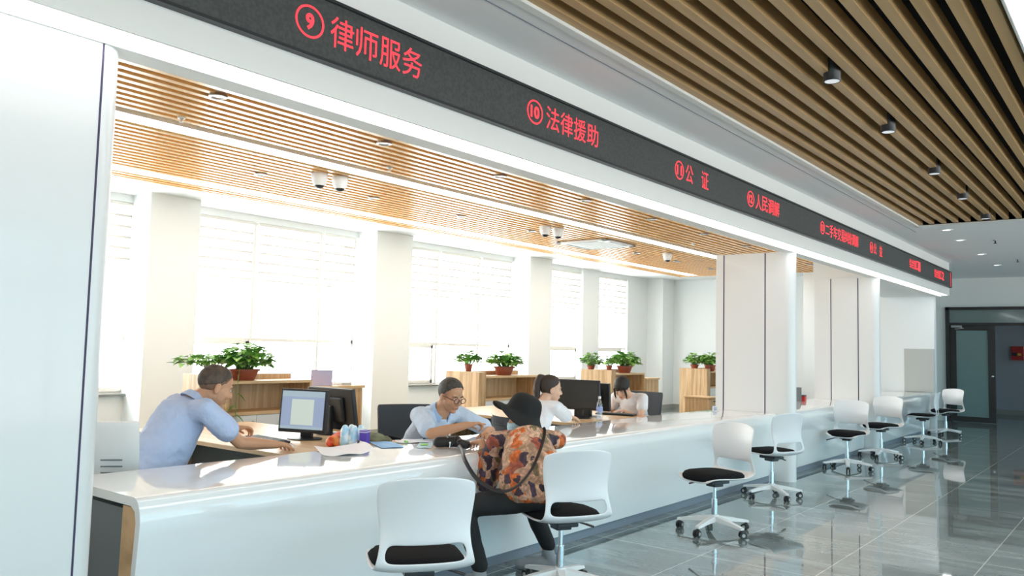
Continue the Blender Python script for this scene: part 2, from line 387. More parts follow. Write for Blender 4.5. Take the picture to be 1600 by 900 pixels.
for k in range(14):
    x = -0.60 - 0.1465*k
    m.box(x-0.062, x, -6.2, 12.34, 3.275, 3.375, 0.003)
struct('ceiling_3', m, MT['slat_hall'])

struct('ceiling_4', MB().box(-10.9, -3.40, -6.2, 19.3, 3.27, 3.37), MT['ceil'])
m = MB()
x = -3.55
while x > -8.72:
    if not (-6.50 < x-0.03 < -6.20 or -8.51 < x-0.03 < -8.21):
        m.box(x-0.062, x, -6.2, 17.5, 3.19, 3.262, 0.004)
    x -= 0.125
m.box(-8.78, -8.74, -6.2, 17.5, 3.185, 3.268)
m.box(-8.78, -3.5, 17.48, 17.52, 3.185, 3.268)
struct('ceiling_5', m, MT['slat_in'])
struct('trim_3', MB().box(-8.74, -3.45, -6.2, 17.48, 3.262, 3.269), MT['edge_wood'])

# window wall with its piers
PX = -9.8
WIN = [(0.9,5.42),(5.60,8.92),(9.72,13.03),(13.72,15.62),(16.30,17.64)]
m = MB()
m.box(-10.6, -10.24, -6.2, 19.3, 0, 0.74); m.box(-10.6, -10.24, -6.2, 19.3, 3.17, 3.27)
for (y0, y1, px) in ((-6.2,0.9,PX),(5.15,5.83,PX),(8.92,9.73,PX),(13.03,13.78,PX),(15.55,16.25,-10.19),(17.62,18.6,-10.232),(18.6,19.3,-9.78)):
    m.box(-10.6, px, y0, y1, 0, 3.27)
struct('wall_window', m, MT['wall'])
m = MB()
for (y0, y1, px) in ((5.15,5.83,PX),(8.92,9.73,PX),(13.03,13.78,PX),(18.6,19.2,-9.78)):
    m.box(px, px+0.012, y0, y1, 0, 0.10); m.box(-10.24, px+0.012, y0-0.012, y0, 0, 0.10)
for a, b in ((0.9,5.15),(5.83,8.92),(9.73,13.03),(13.78,15.55),(16.25,18.6)): m.box(-10.24, -10.220, a, b, 0, 0.10)
struct('baseboard_window', m, MT['skirting'])
m = MB()
for (y0, y1), lo in zip(WIN, (5.48, 8.92, 13.03, 15.55, 17.7)):
    m.box(-10.28, -10.16, y0-0.02, lo, 0.725, 0.755, 0.004)
struct('trim_4', m, MT['sill'])

MULL = [[2.4,3.9],[7.0,8.2],[10.88,12.04],[],[]]
SASH = [(3.93,5.30),(5.64,6.97),(9.76,10.80),(13.76,15.46),(16.34,17.42)]
bl_i = 0
for i, (y0, y1) in enumerate(WIN):
    fx0, fx1 = -10.36, -10.30
    m = MB(); t = 0.035
    m.box(fx0, fx1, y0, y0+t, 0.74, 3.17); m.box(fx0, fx1, y1-t, y1, 0.74, 3.17)
    m.box(fx0, fx1, y0, y1, 0.74, 0.78); m.box(fx0, fx1, y0, y1, 3.13, 3.17)
    m.box(fx0, fx1, y0, y1, 1.445, 1.495)
    for my in MULL[i]: m.box(fx0, fx1+0.01, my-0.022, my+0.022, 0.74, 3.17)
    s0, s1 = SASH[i]
    m.box(fx0+0.01, fx1+0.015, s0, s0+0.04, 0.78, 1.445); m.box(fx0+0.01, fx1+0.015, s1-0.05, s1, 0.78, 1.445)
    m.box(fx0+0.01, fx1+0.015, s0, s1, 0.78, 0.83); m.box(fx0+0.01, fx1+0.015, s0, s1, 1.40, 1.445)
    m.cyl((fx1+0.02, s1-0.06, 1.10), (fx1+0.02, s1-0.06, 1.2), 0.009)
    w = struct('window_%d' % (i+1), m, MT['frame_white'])
    MB().box(-10.335, -10.33, y0+t, y1-t, 0.78, 3.13).build('pane', MT['glass'], w)
    edges = [y0] + MULL[i] + [y1]
    where = ['left-edge window beside the white column', 'window behind the man typing', 'window behind the man with spectacles', 'narrow window behind the woman with a ponytail', 'narrow window nearest the office end wall'][i]
    ords = ['first', 'second', 'third']
    for j, (a, b) in enumerate(zip(edges, edges[1:])):
        nm = ('%s pane of the %s' % (ords[j], where)) if len(edges) > 2 else where
        bl = tag(MB().box(-10.262, -10.259, a+0.05, b-0.05, 2.345, 3.12).build('zebra_blind', MT['blind']), 'half-lowered striped roller blind over the ' + nm, 'blind', 'roller blinds on the office windows')
        MB().box(-10.28, -10.243, a+0.04, b-0.04, 3.125, 3.168, 0.006).build('head_box', MT['frame_white'], bl)
        MB().box(-10.268, -10.252, a+0.045, b-0.045, 2.325, 2.352, 0.005).build('bottom_rail', MT['frame_white'], bl)

# other walls
m = MB(); m.box(-10.6, -4.1, 19.2, 19.4, 0, 3.27); struct('wall_office_end', m, MT['wall'])
struct('baseboard_office_end', MB().box(-9.78, -4.2, 19.188, 19.2, 0, 0.10), MT['skirting'])
struct('wall_near', MB().box(-10.9, 6.3, -6.4, -6.2, 0, 3.65), MT['wall'])
m = MB()
m.box(-8.0, -3.84, 21.2, 21.4, 0, 3.27); m.box(-3.84, -0.80, 21.2, 21.4, 2.61, 3.27); m.box(-0.80, 6.3, 21.2, 21.4, 0, 3.27)
struct('wall_hall_end', m, MT['wall2'])
m = MB(); m.box(6.1, 6.3, -6.2, 21.4, 0, 0.10); m.box(6.1, 6.3, -6.2, 21.4, 3.1, 3.27); m.box(6.1, 6.3, 20.5, 21.4, 0.1, 3.1); m.box(6.1, 6.3, -6.2, -5.6, 0.1, 3.1)
struct('wall_front', m, MT['wall2'])
m = MB()
for k in range(14): m.box(6.15, 6.25, -5.6+1.96*k-0.03, -5.6+1.96*k+0.03, 0.1, 3.1)
m.box(6.15, 6.25, -5.6, 20.5, 2.3, 2.36); m.box(6.15, 6.25, -5.6, 20.5, 0.1, 0.16)
w6 = struct('window_6', m, MT['black_frame'])
MB().box(6.19, 6.20, -5.6, 20.5, 0.1, 3.1).build('pane', MT['glass'], w6)
# corridor beyond the hall door
struct('wall_corridor', MB().box(-8.0, 6.3, 25.0, 25.2, 0, 3.0).box(-8.1, -8.0, 21.2, 25.2, 0, 3.0), MT['corridor'])
struct('ceiling_6', MB().box(-8.0, 6.3, 21.4, 25.2, 2.9, 3.0), MT['corridor'])
struct('baseboard_corridor', MB().box(-8.0, 6.2, 24.985, 25.0, 0, 0.13), MT['skirting'])

# beam over the counters
Y1B = 17.6
m = MB()
m.box(-3.40, -3.12, -6.2, Y1B, 2.665, 3.27); m.box(-3.135, -3.12, -6.2, Y1B, 2.64, 2.665); m.box(-3.40, -3.265, -6.2, Y1B, 2.62, 2.665)
m.box(-3.265, -3.135, Y1B-0.03, Y1B, 2.64, 2.665)
struct('beam', m, MT['fascia'])
tag(MB().box(-3.265, -3.135, -6.2, Y1B-0.03, 2.648, 2.665).build('strip_light', MT['beam_led']), 'long white light strip under the white beam that carries the black sign', 'light')
struct('beam', MB().box(-4.3, -3.4, 13.25, 17.5, 2.62, 3.27), MT['wall'])

def rounded(x_back, x_nose, y0, y1, r, z1, nseg=10):
    pts = [(x_back, y0)]
    for k in range(nseg+1):
        a = -PI/2 + PI/2*k/nseg; pts.append((x_nose-r+r*math.cos(a), y0+r+r*math.sin(a)))
    for k in range(nseg+1):
        a = PI/2*k/nseg; pts.append((x_nose-r+r*math.cos(a), y1-r+r*math.sin(a)))
    pts.append((x_back, y1)); return pts
def fin(y0, y1, xb, seams):
    o = struct('partition', MB().prism(rounded(xb, -3.265, y0, y1, 0.0999, 2.62), 0, 2.625, 'Z'), MT['panel'], 35)
    s = MB()
    for x in seams: s.box(x-0.007, x+0.007, y0-0.0015, y1+0.0015, 0.0, 2.62)
    s.build('joint', MT['seam'], o)
fin(9.35, 9.55, -4.2, (-3.59, -4.10))
fin(13.0, 13.2, -4.2, (-3.55, -3.95))
struct('partition', MB().box(-5.9, -3.38, 17.53, 17.7, 0, 3.27).box(-4.7, -4.55, 17.5, 21.2, 0, 3.27), MT['wall'])
# big column at the near end
pts = [(-4.2, -2.0), (-3.275, -2.0)] + [(-3.365+0.09*math.cos(PI/2*k/10), 1.495+0.09*math.sin(PI/2*k/10)) for k in range(11)] + [(-4.2, 1.585)]
o = struct('column', MB().prism(pts, 0, 2.625, 'Z'), MT['panel'], 35)
MB().box(-3.29, -3.2735, 1.487, 1.495, 0, 2.62).build('joint', MT['seam'], o)

# grey panel on the end partition
tag(MB().box(-3.92, -3.385, 17.50, 17.528, 0.77, 1.605, 0.004).build('wall_board', MT['gray_panel']), 'plain grey board on the white partition at the far counter end', 'board')

# ================================================================= HALL DOOR
d = MB()
d.box(-3.84, -3.76, 21.12, 21.3, 0, 2.61); d.box(-3.84, -0.80, 21.12, 21.3, 2.545, 2.61); d.box(-3.76, -0.86, 21.13, 21.29, 2.19, 2.25); d.box(-0.86, -0.80, 21.12, 21.3, 0, 2.55)
door = struct('door_1', d, MT['brown_frame'])
MB().box(-3.76, -0.86, 21.19, 21.20, 2.25, 2.545).build('transom_pane', MT['transom_glass'], door)
lf = MB(); lf.box(-3.755, -3.625, 21.15, 21.2, 0.01, 2.185, 0.004); lf.box(-2.99, -2.85, 21.15, 21.2, 0.01, 2.185, 0.004); lf.box(-3.63, -2.98, 21.15, 21.2, 2.075, 2.185, 0.004); lf.box(-3.63, -2.98, 21.15, 21.2, 0.01, 0.125, 0.004)
leafd = lf.build('door_leaf', MT['brown_frame'], door)
MB().box(-3.63, -2.98, 21.172, 21.18, 0.12, 2.08).build('door_pane', MT['door_glass'], leafd)
MB().cyl((-2.90, 21.15, 1.05), (-2.90, 21.12, 1.05), 0.02).ball((-2.90, 21.105, 1.05), 0.03).build('door_knob', MT['chrome'], leafd, 60)
MB().box(-3.72, -3.50, 21.09, 21.15, 2.14, 2.19, 0.006).tube([(-3.52,21.10,2.14),(-3.45,21.03,2.12),(-3.62,20.98,2.10)], 0.010).build('door_closer', MT['steel'], door, 40)

# fire alarm things on the corridor wall
al = tag(MB().box(-2.99, -2.72, 24.88, 25.0, 1.42, 1.78, 0.01).build('fire_alarm_cabinet', MT['red']), 'red fire alarm cabinet on the corridor wall beyond the open door', 'alarm')
MB().box(-2.97, -2.86, 24.872, 24.882, 1.53, 1.62).build('dark_window', MT['black_plastic'], al)
MB().box(-2.845, -2.77, 24.872, 24.882, 1.54, 1.60).build('yellow_label', MT['yellow'], al)
tag(MB().box(-2.66, -2.56, 24.95, 25.0, 1.42, 1.55, 0.01).cyl((-2.61,24.95,1.485), (-2.61,24.935,1.485), 0.03).build('alarm_button', MT['red'], None, 40), 'small red call button beside the fire alarm cabinet', 'button')
tag(MB().box(-2.53, -2.45, 24.96, 25.0, 1.42, 1.54, 0.01).box(-2.51,-2.47,24.955,24.965,1.46,1.51,0.003).build('wall_switch', MT['gray_panel']), 'small grey switch beside the red call button', 'switch')
tag(MB().box(-9.98, -9.80, 19.17, 19.198, 0.18, 0.48, 0.006).box(-9.95,-9.83,19.165,19.172,0.22,0.44,0.004).build('wall_hatch', MT['gray_panel']), 'pale grey access panel low on the office end wall', 'panel')

# ================================================================= LED SIGN
sign = tag(MB().box(-3.125, -3.09, -2.0, 17.58, 2.80, 3.085).build('led_sign', MT['screen_face']), 'long black LED sign with red characters on the white beam', 'sign')
m = MB(); m.box(-3.125, -3.075, -2.0, 17.59, 3.085, 3.10); m.box(-3.125, -3.075, -2.0, 17.59, 2.785, 2.80); m.box(-3.125, -3.075, 17.58, 17.595, 2.785, 3.10)
m.build('sign_frame', MT['black_frame'], sign)
MB().box(-3.0895, -3.088, 17.555, 17.575, 2.81, 3.08).build('red_end_line', MT['red_led'], sign)
def text_mesh(body, size, offset=0.0):
    cu = bpy.data.curves.new('lettering', 'FONT'); cu.body = body; cu.size = size; cu.offset = offset; cu.resolution_u = 3
    o = bpy.data.objects.new('lettering', cu); COL.objects.link(o)
    bpy.context.view_layer.update()
    me = bpy.data.meshes.new_from_object(o.evaluated_get(bpy.context.evaluated_depsgraph_get()))
    bpy.data.objects.remove(o); bpy.data.curves.remove(cu); return me
SIGNX = -3.0885
def place(bm, me, y0, y1, z0, z1):
    xs = [v.co.x for v in me.vertices]; ys = [v.co.y for v in me.vertices]
    if not xs: return
    ax, bx, ay, by = min(xs), max(xs), min(ys), max(ys)
    n0 = len(bm.verts); bm.from_mesh(me); bm.verts.ensure_lookup_table()
    for v in bm.verts[n0:]:
        v.co = Vector((0, y0+(v.co.x-ax)/max(bx-ax,1e-6)*(y1-y0), z0+(v.co.y-ay)/max(by-ay,1e-6)*(z1-z0)))
def glyph_row(num, chars, y0, y1):
    bm = bmesh.new(); zc = 2.952; h = 0.078
    n = len(chars); cw = (y1-y0)/(n + (1.25 if num else 0)); y = y0
    if num:
        N = 40; ry, rz = cw*0.52, h*1.0; cy = y0+ry
        for rr in ((1.0, 0.87),):
            a = [bm.verts.new((0, cy+ry*rr[0]*math.cos(2*PI*k/N), zc+rz*rr[0]*math.sin(2*PI*k/N))) for k in range(N)]
            b = [bm.verts.new((0, cy+ry*rr[1]*math.cos(2*PI*k/N), zc+rz*rr[1]*math.sin(2*PI*k/N))) for k in range(N)]
            for k in range(N): bm.faces.new((a[k], a[(k+1)%N], b[(k+1)%N], b[k]))
        hw = ry*(0.30 if len(num) == 1 else 0.56)
        place(bm, text_mesh(num, 0.1, 0.0035), cy-hw, cy+hw, zc-0.040, zc+0.040)
        y = y0 + cw*1.25
    for ch in chars:
        if ch != ' ':
            me = text_mesh(ch, 0.15, 0.0)
            xs = [v.co.x for v in me.vertices]; ys = [v.co.y for v in me.vertices]
            f0 = 0.04; f1 = 0.94; hz = h*0.98
            if ch == '二': place(bm, me, y+cw*f0, y+cw*f1, zc-hz*0.7, zc+hz*0.6)
            else: place(bm, me, y+cw*f0, y+cw*f1, zc-hz, zc+hz)
            bpy.data.meshes.remove(me)
        y += cw
    for v in bm.verts: v.co.x = SIGNX
    for f in bm.faces:
        f.normal_update()
        if f.normal.x < 0: f.normal_flip()
    me = bpy.data.meshes.new('red_lettering'); bm.to_mesh(me); bm.free(); me.materials.append(MT['red_led'])
    o = bpy.data.objects.new('red_lettering', me); COL.objects.link(o); o.parent = sign
for num, chars, a, b in (('9','律师服务',2.26,3.10),('10','法律援助',4.035,4.885),('11','公 证',6.06,6.71),('12','人民调解',7.58,8.45),('13','二手车交易纠纷调解',9.78,11.36),
                         ('14','公 益',11.91,12.56),('','综合窗口1',14.22,15.0),('','综合窗口2',16.09,16.94)):
    glyph_row(num, chars, a, b)

# ================================================================= CEILING FITTINGS
for (x0, x1, lab, y1) in ((-6.48,-6.24,'near white light strip in the slatted office ceiling, closer to the beam',17.3), (-8.49,-8.24,'white light strip in the slatted office ceiling, closer to the windows',17.35)):
    s = tag(MB().box(x0+0.01, x1-0.01, -6.2, y1, 3.196, 3.21).build('strip_light', MT['led']), lab, 'light', 'light strips in the office ceiling')
    MB().box(x0, x0+0.01, -6.2, y1+0.01, 3.19, 3.262).box(x1-0.01, x1, -6.2, y1+0.01, 3.19, 3.262).box(x0, x1, y1, y1+0.01, 3.19, 3.262).build('channel', MT['white_metal'], s)
cv = tag(MB().box(-0.56, 0.55, -6.0, 11.9, 3.258, 3.266).build('ceiling_light_panel', MT['cove_led']), 'bright white light panel beside the dark slatted hall ceiling', 'light')
MB().box(-0.57, 0.56, -6.1, 12.0, 3.262, 3.271).build('panel_tray', MT['white_metal'], cv)

def downlight_recessed(name, loc, lit, label, group):
    t = empty(name, loc, 0, label, 'downlight', group)
    MB().lathe([(0.036,0.01),(0.045,0.0),(0.062,-0.004),(0.066,0.0),(0.062,0.02)], 28).build('rim', MT['steel'] if not lit else MT['white_metal'], t, 50)
    MB().cyl((0,0,0.012), (0,0,0.004), 0.040, n=28).build('lens', MT['lamp'] if lit else MT['lamp_dim'], t)
    return t
hall_dl = [(-2.322,12.958),(-2.358,14.189),(-2.381,16.284),(-2.418,18.312)]
for i, (x, y) in enumerate(hall_dl):
    t = downlight_recessed('downlight', (x, y, 3.262), True, 'lit round downlight in the white hall ceiling, %s from the slats' % ['first','second','third','fourth'][i], 'lit downlights in the white hall ceiling')
    t.scale = (1.25, 1.25, 1)
def pend(x, y, label):
    t = empty('cylinder_downlight', (x, y, 3.27), 0, label, 'downlight', 'black downlights between the hall slats')
    MB().lathe([(0.012,0.20),(0.053,0.18),(0.055,-0.045),(0.050,-0.05),(0.046,-0.047)], 28).build('can', MT['black_plastic'], t, 50)
    MB().cyl((0,0,-0.044), (0,0,-0.048), 0.046, n=28).build('lens', MT['lamp_dim'], t)
    MB().cyl((0,0,0.19), (0,0,0.32), 0.008).build('rod', MT['black_plastic'], t)
for i, (x, y) in enumerate(((-1.617,5.367),(-1.632,6.851),(-1.653,8.677),(-1.665,10.217),(-1.673,11.837))):
    pend(x, y, 'black can downlight between hall slats, %s' % ['largest and nearest','second nearest','third nearest','fourth nearest','farthest, by the slat ends'][i])
rows = [[(-5.215,3.19+1.6*k) for k in range(9)], [(-7.29,4.99+1.57*k) for k in range(8)]]
ordn = ['first','second','third','fourth','fifth','sixth','seventh','eighth','ninth']
for r, row in enumerate(rows):
    for k, (x, y) in enumerate(row):
        t = downlight_recessed('downlight', (x, y, 3.178), False, 'steel-rimmed downlight in the %s row of the slatted office ceiling, %s from the near column' % (['front','rear'][r], ordn[k]), 'downlights in the slatted office ceiling')
        MB().cyl((0,0,0.0), (0,0,0.04), 0.060, n=28, caps=False).build('sleeve', MT['white_metal'], t)
def dome(x, y, label):
    t = empty('dome_camera', (x, y, 3.19), 0, label, 'camera', 'ceiling dome cameras')
    MB().lathe([(0.001,0.0),(0.085,0.0),(0.088,-0.02),(0.080,-0.06),(0.070,-0.10),(0.052,-0.125)], 28).build('housing', MT['white_plastic'], t, 50)
    MB().lathe([(0.052,-0.123),(0.046,-0.138),(0.030,-0.150),(0.012,-0.155),(0.001,-0.156)], 24).build('lens_dome', MT['black_plastic'], t, 60)
dome(-6.759, 5.33, 'left of the nearer pair of white dome cameras on the slats')
dome(-6.71, 5.56, 'right of the nearer pair of white dome cameras on the slats')
dome(-6.85, 9.44, 'left of the farther pair of white dome cameras, near the air vent')
dome(-6.81, 9.70, 'right of the farther pair of white dome cameras, near the air vent')
dome(-6.849, 13.18, 'lone white dome camera near the end of the slatted ceiling')
for i, (x, y, z) in enumerate(((-5.98,3.35,3.19),(-5.90,5.50,3.19),(-5.85,12.15,3.19))):
    t = empty('sprinkler', (x, y, z), 0, 'small cream sprinkler head on the office slats, %s from the near column' % ordn[i], 'sprinkler', 'sprinklers in the office ceiling')
    MB().lathe([(0.001,0.0),(0.032,0.0),(0.030,-0.012),(0.012,-0.018)], 16).build('rosette', MT['white_plastic'], t, 50)
    MB().cyl((0,0,-0.016), (0,0,-0.038), 0.008).cyl((0,0,-0.038), (0,0,-0.041), 0.018).build('nozzle', MT['white_metal'], t, 40)
for i, (x, y) in enumerate(((-1.915,14.424),(-1.96,17.395))):
    t = empty('sprinkler', (x, y, 3.27), 0, 'dark sprinkler head in the white hall ceiling, the %s one' % ['nearer','farther'][i], 'sprinkler', 'sprinklers in the hall ceiling')
    MB().cyl((0,0,0), (0,0,-0.012), 0.03).build('rosette', MT['steel'], t, 40)
    MB().cyl((0,0,-0.012), (0,0,-0.05), 0.010).cyl((0,0,-0.05), (0,0,-0.055), 0.026).build('nozzle', MT['black_plastic'], t, 40)
# ceiling air conditioner
ac = empty('air_conditioner', (-7.23, 11.4, 3.186), 0, 'square white air conditioner panel set in the slatted office ceiling', 'air conditioner')
a = MB(); h_ = 0.475
for s in (-1, 1):
    a.box(-h_, h_, s*h_-0.10*(s > 0), s*h_+0.10*(s < 0), -0.03, 0.0, 0.01); a.box(s*h_-0.10*(s > 0), s*h_+0.10*(s < 0), -h_, h_, -0.03, 0.0, 0.01)
a.build('surround', MT['white_plastic'], ac)
for k in range(4):
    M_ = Matrix.Rotation(k*PI/2, 4, 'Z')
    MB().box(-0.28, 0.28, 0.385, 0.44, -0.036, -0.028, 0.003, M=M_).build('louvre', MT['gray_panel'], ac)
g = MB(); g.box(-0.375, 0.375, -0.375, 0.375, -0.026, -0.01, 0.006)
for k in range(12): g.box(-0.30, 0.30, -0.30+0.055*k-0.008, -0.30+0.055*k+0.008, -0.03, -0.025)
g.build('grille', MT['cab_white'], ac)

# ================================================================= COUNTERS
def counter(y0, y1, label):
    t = empty('service_counter', (0, (y0+y1)/2, 0), 0, label, 'counter', 'white service counters')
    h = (y1-y0)/2
    outer = [(-4.20,0.765),(-3.492,0.765)]
    for k in range(1, 9):
        u = k/9; p0, p1, p2 = (-3.492,0.765), (-3.435,0.762), (-3.425,0.66)
        outer.append(((1-u)**2*p0[0]+2*u*(1-u)*p1[0]+u*u*p2[0], (1-u)**2*p0[1]+2*u*(1-u)*p1[1]+u*u*p2[1]))
    outer += [(-3.425,0.66),(-3.430,0.60),(-3.478,0.075)]
    inner = [(-3.513,0.075),(-3.467,0.60),(-3.463,0.66),(-3.475,0.705),(-3.51,0.725),(-4.20,0.725)]
    MB().prism(outer+inner, -h, h, 'Y').build('counter_shell', MT['stone'], t, 35)
    wd = [(-3.513,0.10),(-3.467,0.60),(-3.465,0.66),(-3.478,0.703),(-3.51,0.72),(-3.585,0.72),(-3.60,0.10)]
    MB().prism(wd, -h+0.004, -h+0.03, 'Y').build('wood_end', MT['edge_wood'], t); MB().prism(wd, h-0.03, h-0.004, 'Y').build('wood_end', MT['edge_wood'], t)
    MB().box(-4.10, -3.585, -h+0.02, h-0.02, 0.0, 0.70).build('carcass', MT['carcass'], t)
    MB().box(-3.60, -3.505, -h+0.01, h-0.01, 0.0, 0.085).build('kick_board', MT['kick'], t)
    return t
counter(1.83, 9.345, 'longest white service counter, nearest, where the people sit')
counter(9.76, 12.99, 'middle white service counter between the two panelled partitions')
counter(13.42, 17.46, 'far white service counter in front of the grey board')

# ================================================================= STAFF CABINETS
def cabinet(Y0, ln, label, low=0.0, low_z=0.97):
    t = empty('storage_cabinet', (-7.5, Y0+ln/2, 0), 0, label, 'cabinet', 'wood and white staff cabinets')
    oy = -(Y0+ln/2); ox = 7.5
    def bx(m, x0, x1, y0, y1, z0, z1, bev=0.003): m.box(x0+ox, x1+ox, y0+oy, y1+oy, z0, z1, bev)
    m = MB(); bx(m, -7.86, -7.55, Y0-0.03, Y0+0.0, 0.0, 1.10); bx(m, -7.548, -7.245, Y0-0.03, Y0+0.0, 0.0, 1.10); bx(m, -7.86, -7.245, Y0, Y0+0.12, 0, 1.10); m.build('end_panel', MT['wood'], t)
    m = MB(); bx(m, -7.86, -7.62, Y0+0.12, Y0+ln, 0.0, 1.10); m.build('back_panel', MT['wood'], t)
    m = MB(); bx(m, -7.62, -7.25, Y0+0.12, Y0+ln, 1.015, 1.045); m.build('top_shelf', MT['wood_edge'], t)
    m = MB(); bx(m, -7.62, -7.25, Y0+0.12, Y0+ln, 0.70, 0.73); m.build('lower_shelf', MT['wood_edge'], t)
    m = MB(); bx(m, -7.62, -7.25, Y0+ln-0.03, Y0+ln, 0.73, 1.015); bx(m, -7.62, -7.25, Y0+ln-0.03, Y0+ln, 0.0, 0.70); m.build('side_panel', MT['wood'], t)
    m = MB(); bx(m, -7.62, -7.27, Y0+0.12, Y0+ln-0.03, 0.06, 0.70); m.build('carcass', MT['cab_white'], t)
    n = 3; w = (ln-0.15)/n
    for k in range(n):
        m = MB(); bx(m, -7.27, -7.252, Y0+0.122+w*k, Y0+0.118+w*(k+1), 0.07, 0.695)
        dr = m.build('door', MT['cab_white'], t)
        m = MB(); m.box(-7.252+ox, -7.236+ox, Y0+0.12+w*(k+0.85)+oy, Y0+0.135+w*(k+0.85)+oy, 0.52, 0.64, 0.003); m.build('handle', MT['steel'], dr)
    if low:
        m = MB(); bx(m, -7.62, -7.24, Y0+ln, Y0+ln+low, 0.0, low_z-0.03); m.build('side_unit', MT['wood'], t)
        m = MB(); bx(m, -7.64, -7.22, Y0+ln, Y0+ln+low+0.02, low_z-0.03, low_z); m.build('side_top', MT['wood_edge'], t)
    return t
cabinet(4.60, 1.13, 'wood and white staff cabinet behind the man typing, largest plant on it', 0.72)
cabinet(8.56, 1.32, 'wood and white staff cabinet behind the man with spectacles')
cabinet(12.0, 1.13, 'wood and white staff cabinet behind the seated woman facing left', 0.50, 0.95)
cabinet(15.75, 1.3, 'wood and white staff cabinet partly hidden by the white partition')

# ================================================================= PLANTS
def leaf_into(bm, pos, dirv, size, droop):
    d = Vector(dirv).normalized(); side = d.cross(Vector((0,0,1)))
    if side.length < 1e-3: side = Vector((1,0,0))
    side.normalize(); up = side.cross(d).normalized()
    out_ = [(0.0,0.0),(0.10,0.30),(0.30,0.43),(0.55,0.36),(0.80,0.18),(1.0,0.0)]
    mid = []; L = []; Rr = []
    for (u, w) in out_:
        c = pos + d*(u*size) - Vector((0,0,1))*(droop*size*u*u)
        mid.append(bm.verts.new(c)); fold = up*(w*size*0.28)
        L.append(bm.verts.new(c + side*(w*size) + fold) if 0 < u < 1 else None); Rr.append(bm.verts.new(c - side*(w*size) + fold) if 0 < u < 1 else None)
    for S, fl in ((L, 0), (Rr, 1)):
        for i in range(len(out_)-1):
            a, b = mid[i], mid[i+1]; c_, d_ = S[i+1], S[i]
            f = [v for v in (a, b, c_, d_) if v is not None]
            if len(f) >= 3: bm.faces.new(f if not fl else f[::-1])
def plant(loc, label, rx, ry, ph, spread, height, nleaf, lsize, seed, trail=None, lean=(0,0)):
    rnd = random.Random(seed)
    t = empty('potted_plant', loc, 0, label, 'plant', 'potted plants on the staff cabinets')
    MB().lathe([(0.62,0.0),(0.70,0.01),(0.92,ph*0.82),(1.02,ph*0.82),(1.04,ph),(0.93,ph),(0.88,ph*0.88),(0.001,ph*0.86)], 28, sx=rx, sy=ry).build('pot', MT['terracotta'], t, 40)
    MB().lathe([(0.001,ph*0.90),(0.90,ph*0.89)], 24, sx=rx, sy=ry).build('soil', MT['soil'], t)
    st = MB(); lf = bmesh.new()
    for k in range(int(nleaf*1.5)):
        a = rnd.uniform(0, 2*PI); q = math.sqrt(rnd.random()); hgt = height*(0.25+0.75*rnd.random())*(1-0.55*q*q)
        e = Vector((math.cos(a)*q*spread[0]+lean[0]*q, math.sin(a)*q*spread[1]+lean[1]*q, ph+hgt))
        b = Vector((e.x*0.25, e.y*0.25, ph*0.9))
        if k % 2 == 0: st.tube([b, (b+e)/2+Vector((0,0,0.03)), e], 0.003, 5)
        dv = Vector((math.cos(a+rnd.uniform(-.7,.7)), math.sin(a+rnd.uniform(-.7,.7)), rnd.uniform(-0.15, 0.75)))
        leaf_into(lf, e, dv, lsize*1.12*rnd.uniform(0.7, 1.15), rnd.uniform(0.1, 0.55))
    if trail:
        pts = [Vector(p) for p in trail]; st.tube(pts, 0.004, 6)
        for i, p in enumerate(pts[2:]):
            leaf_into(lf, p, Vector((0.3*(-1)**i, 0.6*(-1)**i, -0.35)), lsize*1.05, 0.4)
    st.build('stems', MT['stem'], t, 60)
    me = bpy.data.meshes.new('leaves'); lf.to_mesh(me); lf.free(); me.materials.append(MT['leaf']); shade(me, 180)
    o = bpy.data.objects.new('leaves', me); COL.objects.link(o); o.parent = t; tag(o, kind='stuff')
plant((-7.43,5.00,1.045), 'largest leafy plant in a terracotta pot, above the man typing', 0.125, 0.165, 0.115, (0.24,0.25), 0.27, 170, 0.10, 3, trail=[(0.10,-0.12,0.12),(0.2,-0.2,0.05),(0.215,-0.22,-0.12),(0.22,-0.225,-0.24),(0.22,-0.23,-0.33)])
plant((-7.53,4.66,1.10), 'smaller sprawling plant left of the largest plant, behind the cropped head', 0.055, 0.055, 0.09, (0.22,0.22), 0.12, 70, 0.085, 5, lean=(-0.05,-0.10))
plant((-7.52,8.62,1.10), 'small plant in a round pot on the corner of the second cabinet', 0.058, 0.058, 0.10, (0.17,0.17), 0.17, 70, 0.085, 8)
plant((-7.43,9.30,1.045), 'wide bushy plant in an oval pot on the second cabinet', 0.11, 0.20, 0.125, (0.20,0.27), 0.20, 150, 0.095, 11)
plant((-7.70,11.90+0.14,1.10), 'small plant on the left end of the third cabinet, above the monitor', 0.075, 0.075, 0.07, (0.17,0.17), 0.22, 80, 0.085, 14)
plant((-7.36,12.08,1.10), 'thin plant between two bigger plants on the third cabinet', 0.06, 0.06, 0.08, (0.15,0.15), 0.17, 45, 0.08, 17)
plant((-7.43,12.72,1.045), 'bushy plant in an oval pot behind the bowed woman', 0.12, 0.20, 0.125, (0.22,0.28), 0.24, 160, 0.10, 20)
plant((-7.58,15.83,1.10), 'round plant on the left end of the fourth cabinet', 0.09, 0.09, 0.08, (0.19,0.19), 0.22, 90, 0.09, 23)
plant((-7.30,15.84,1.10), 'low spreading plant on the fourth cabinet, middle one of three', 0.06, 0.06, 0.08, (0.17,0.2), 0.20, 80, 0.09, 26)
plant((-7.42,16.25,1.045), 'plant in a deep pot on the fourth cabinet, cut off by the partition', 0.11, 0.15, 0.13, (0.2,0.22), 0.26, 100, 0.10, 29)

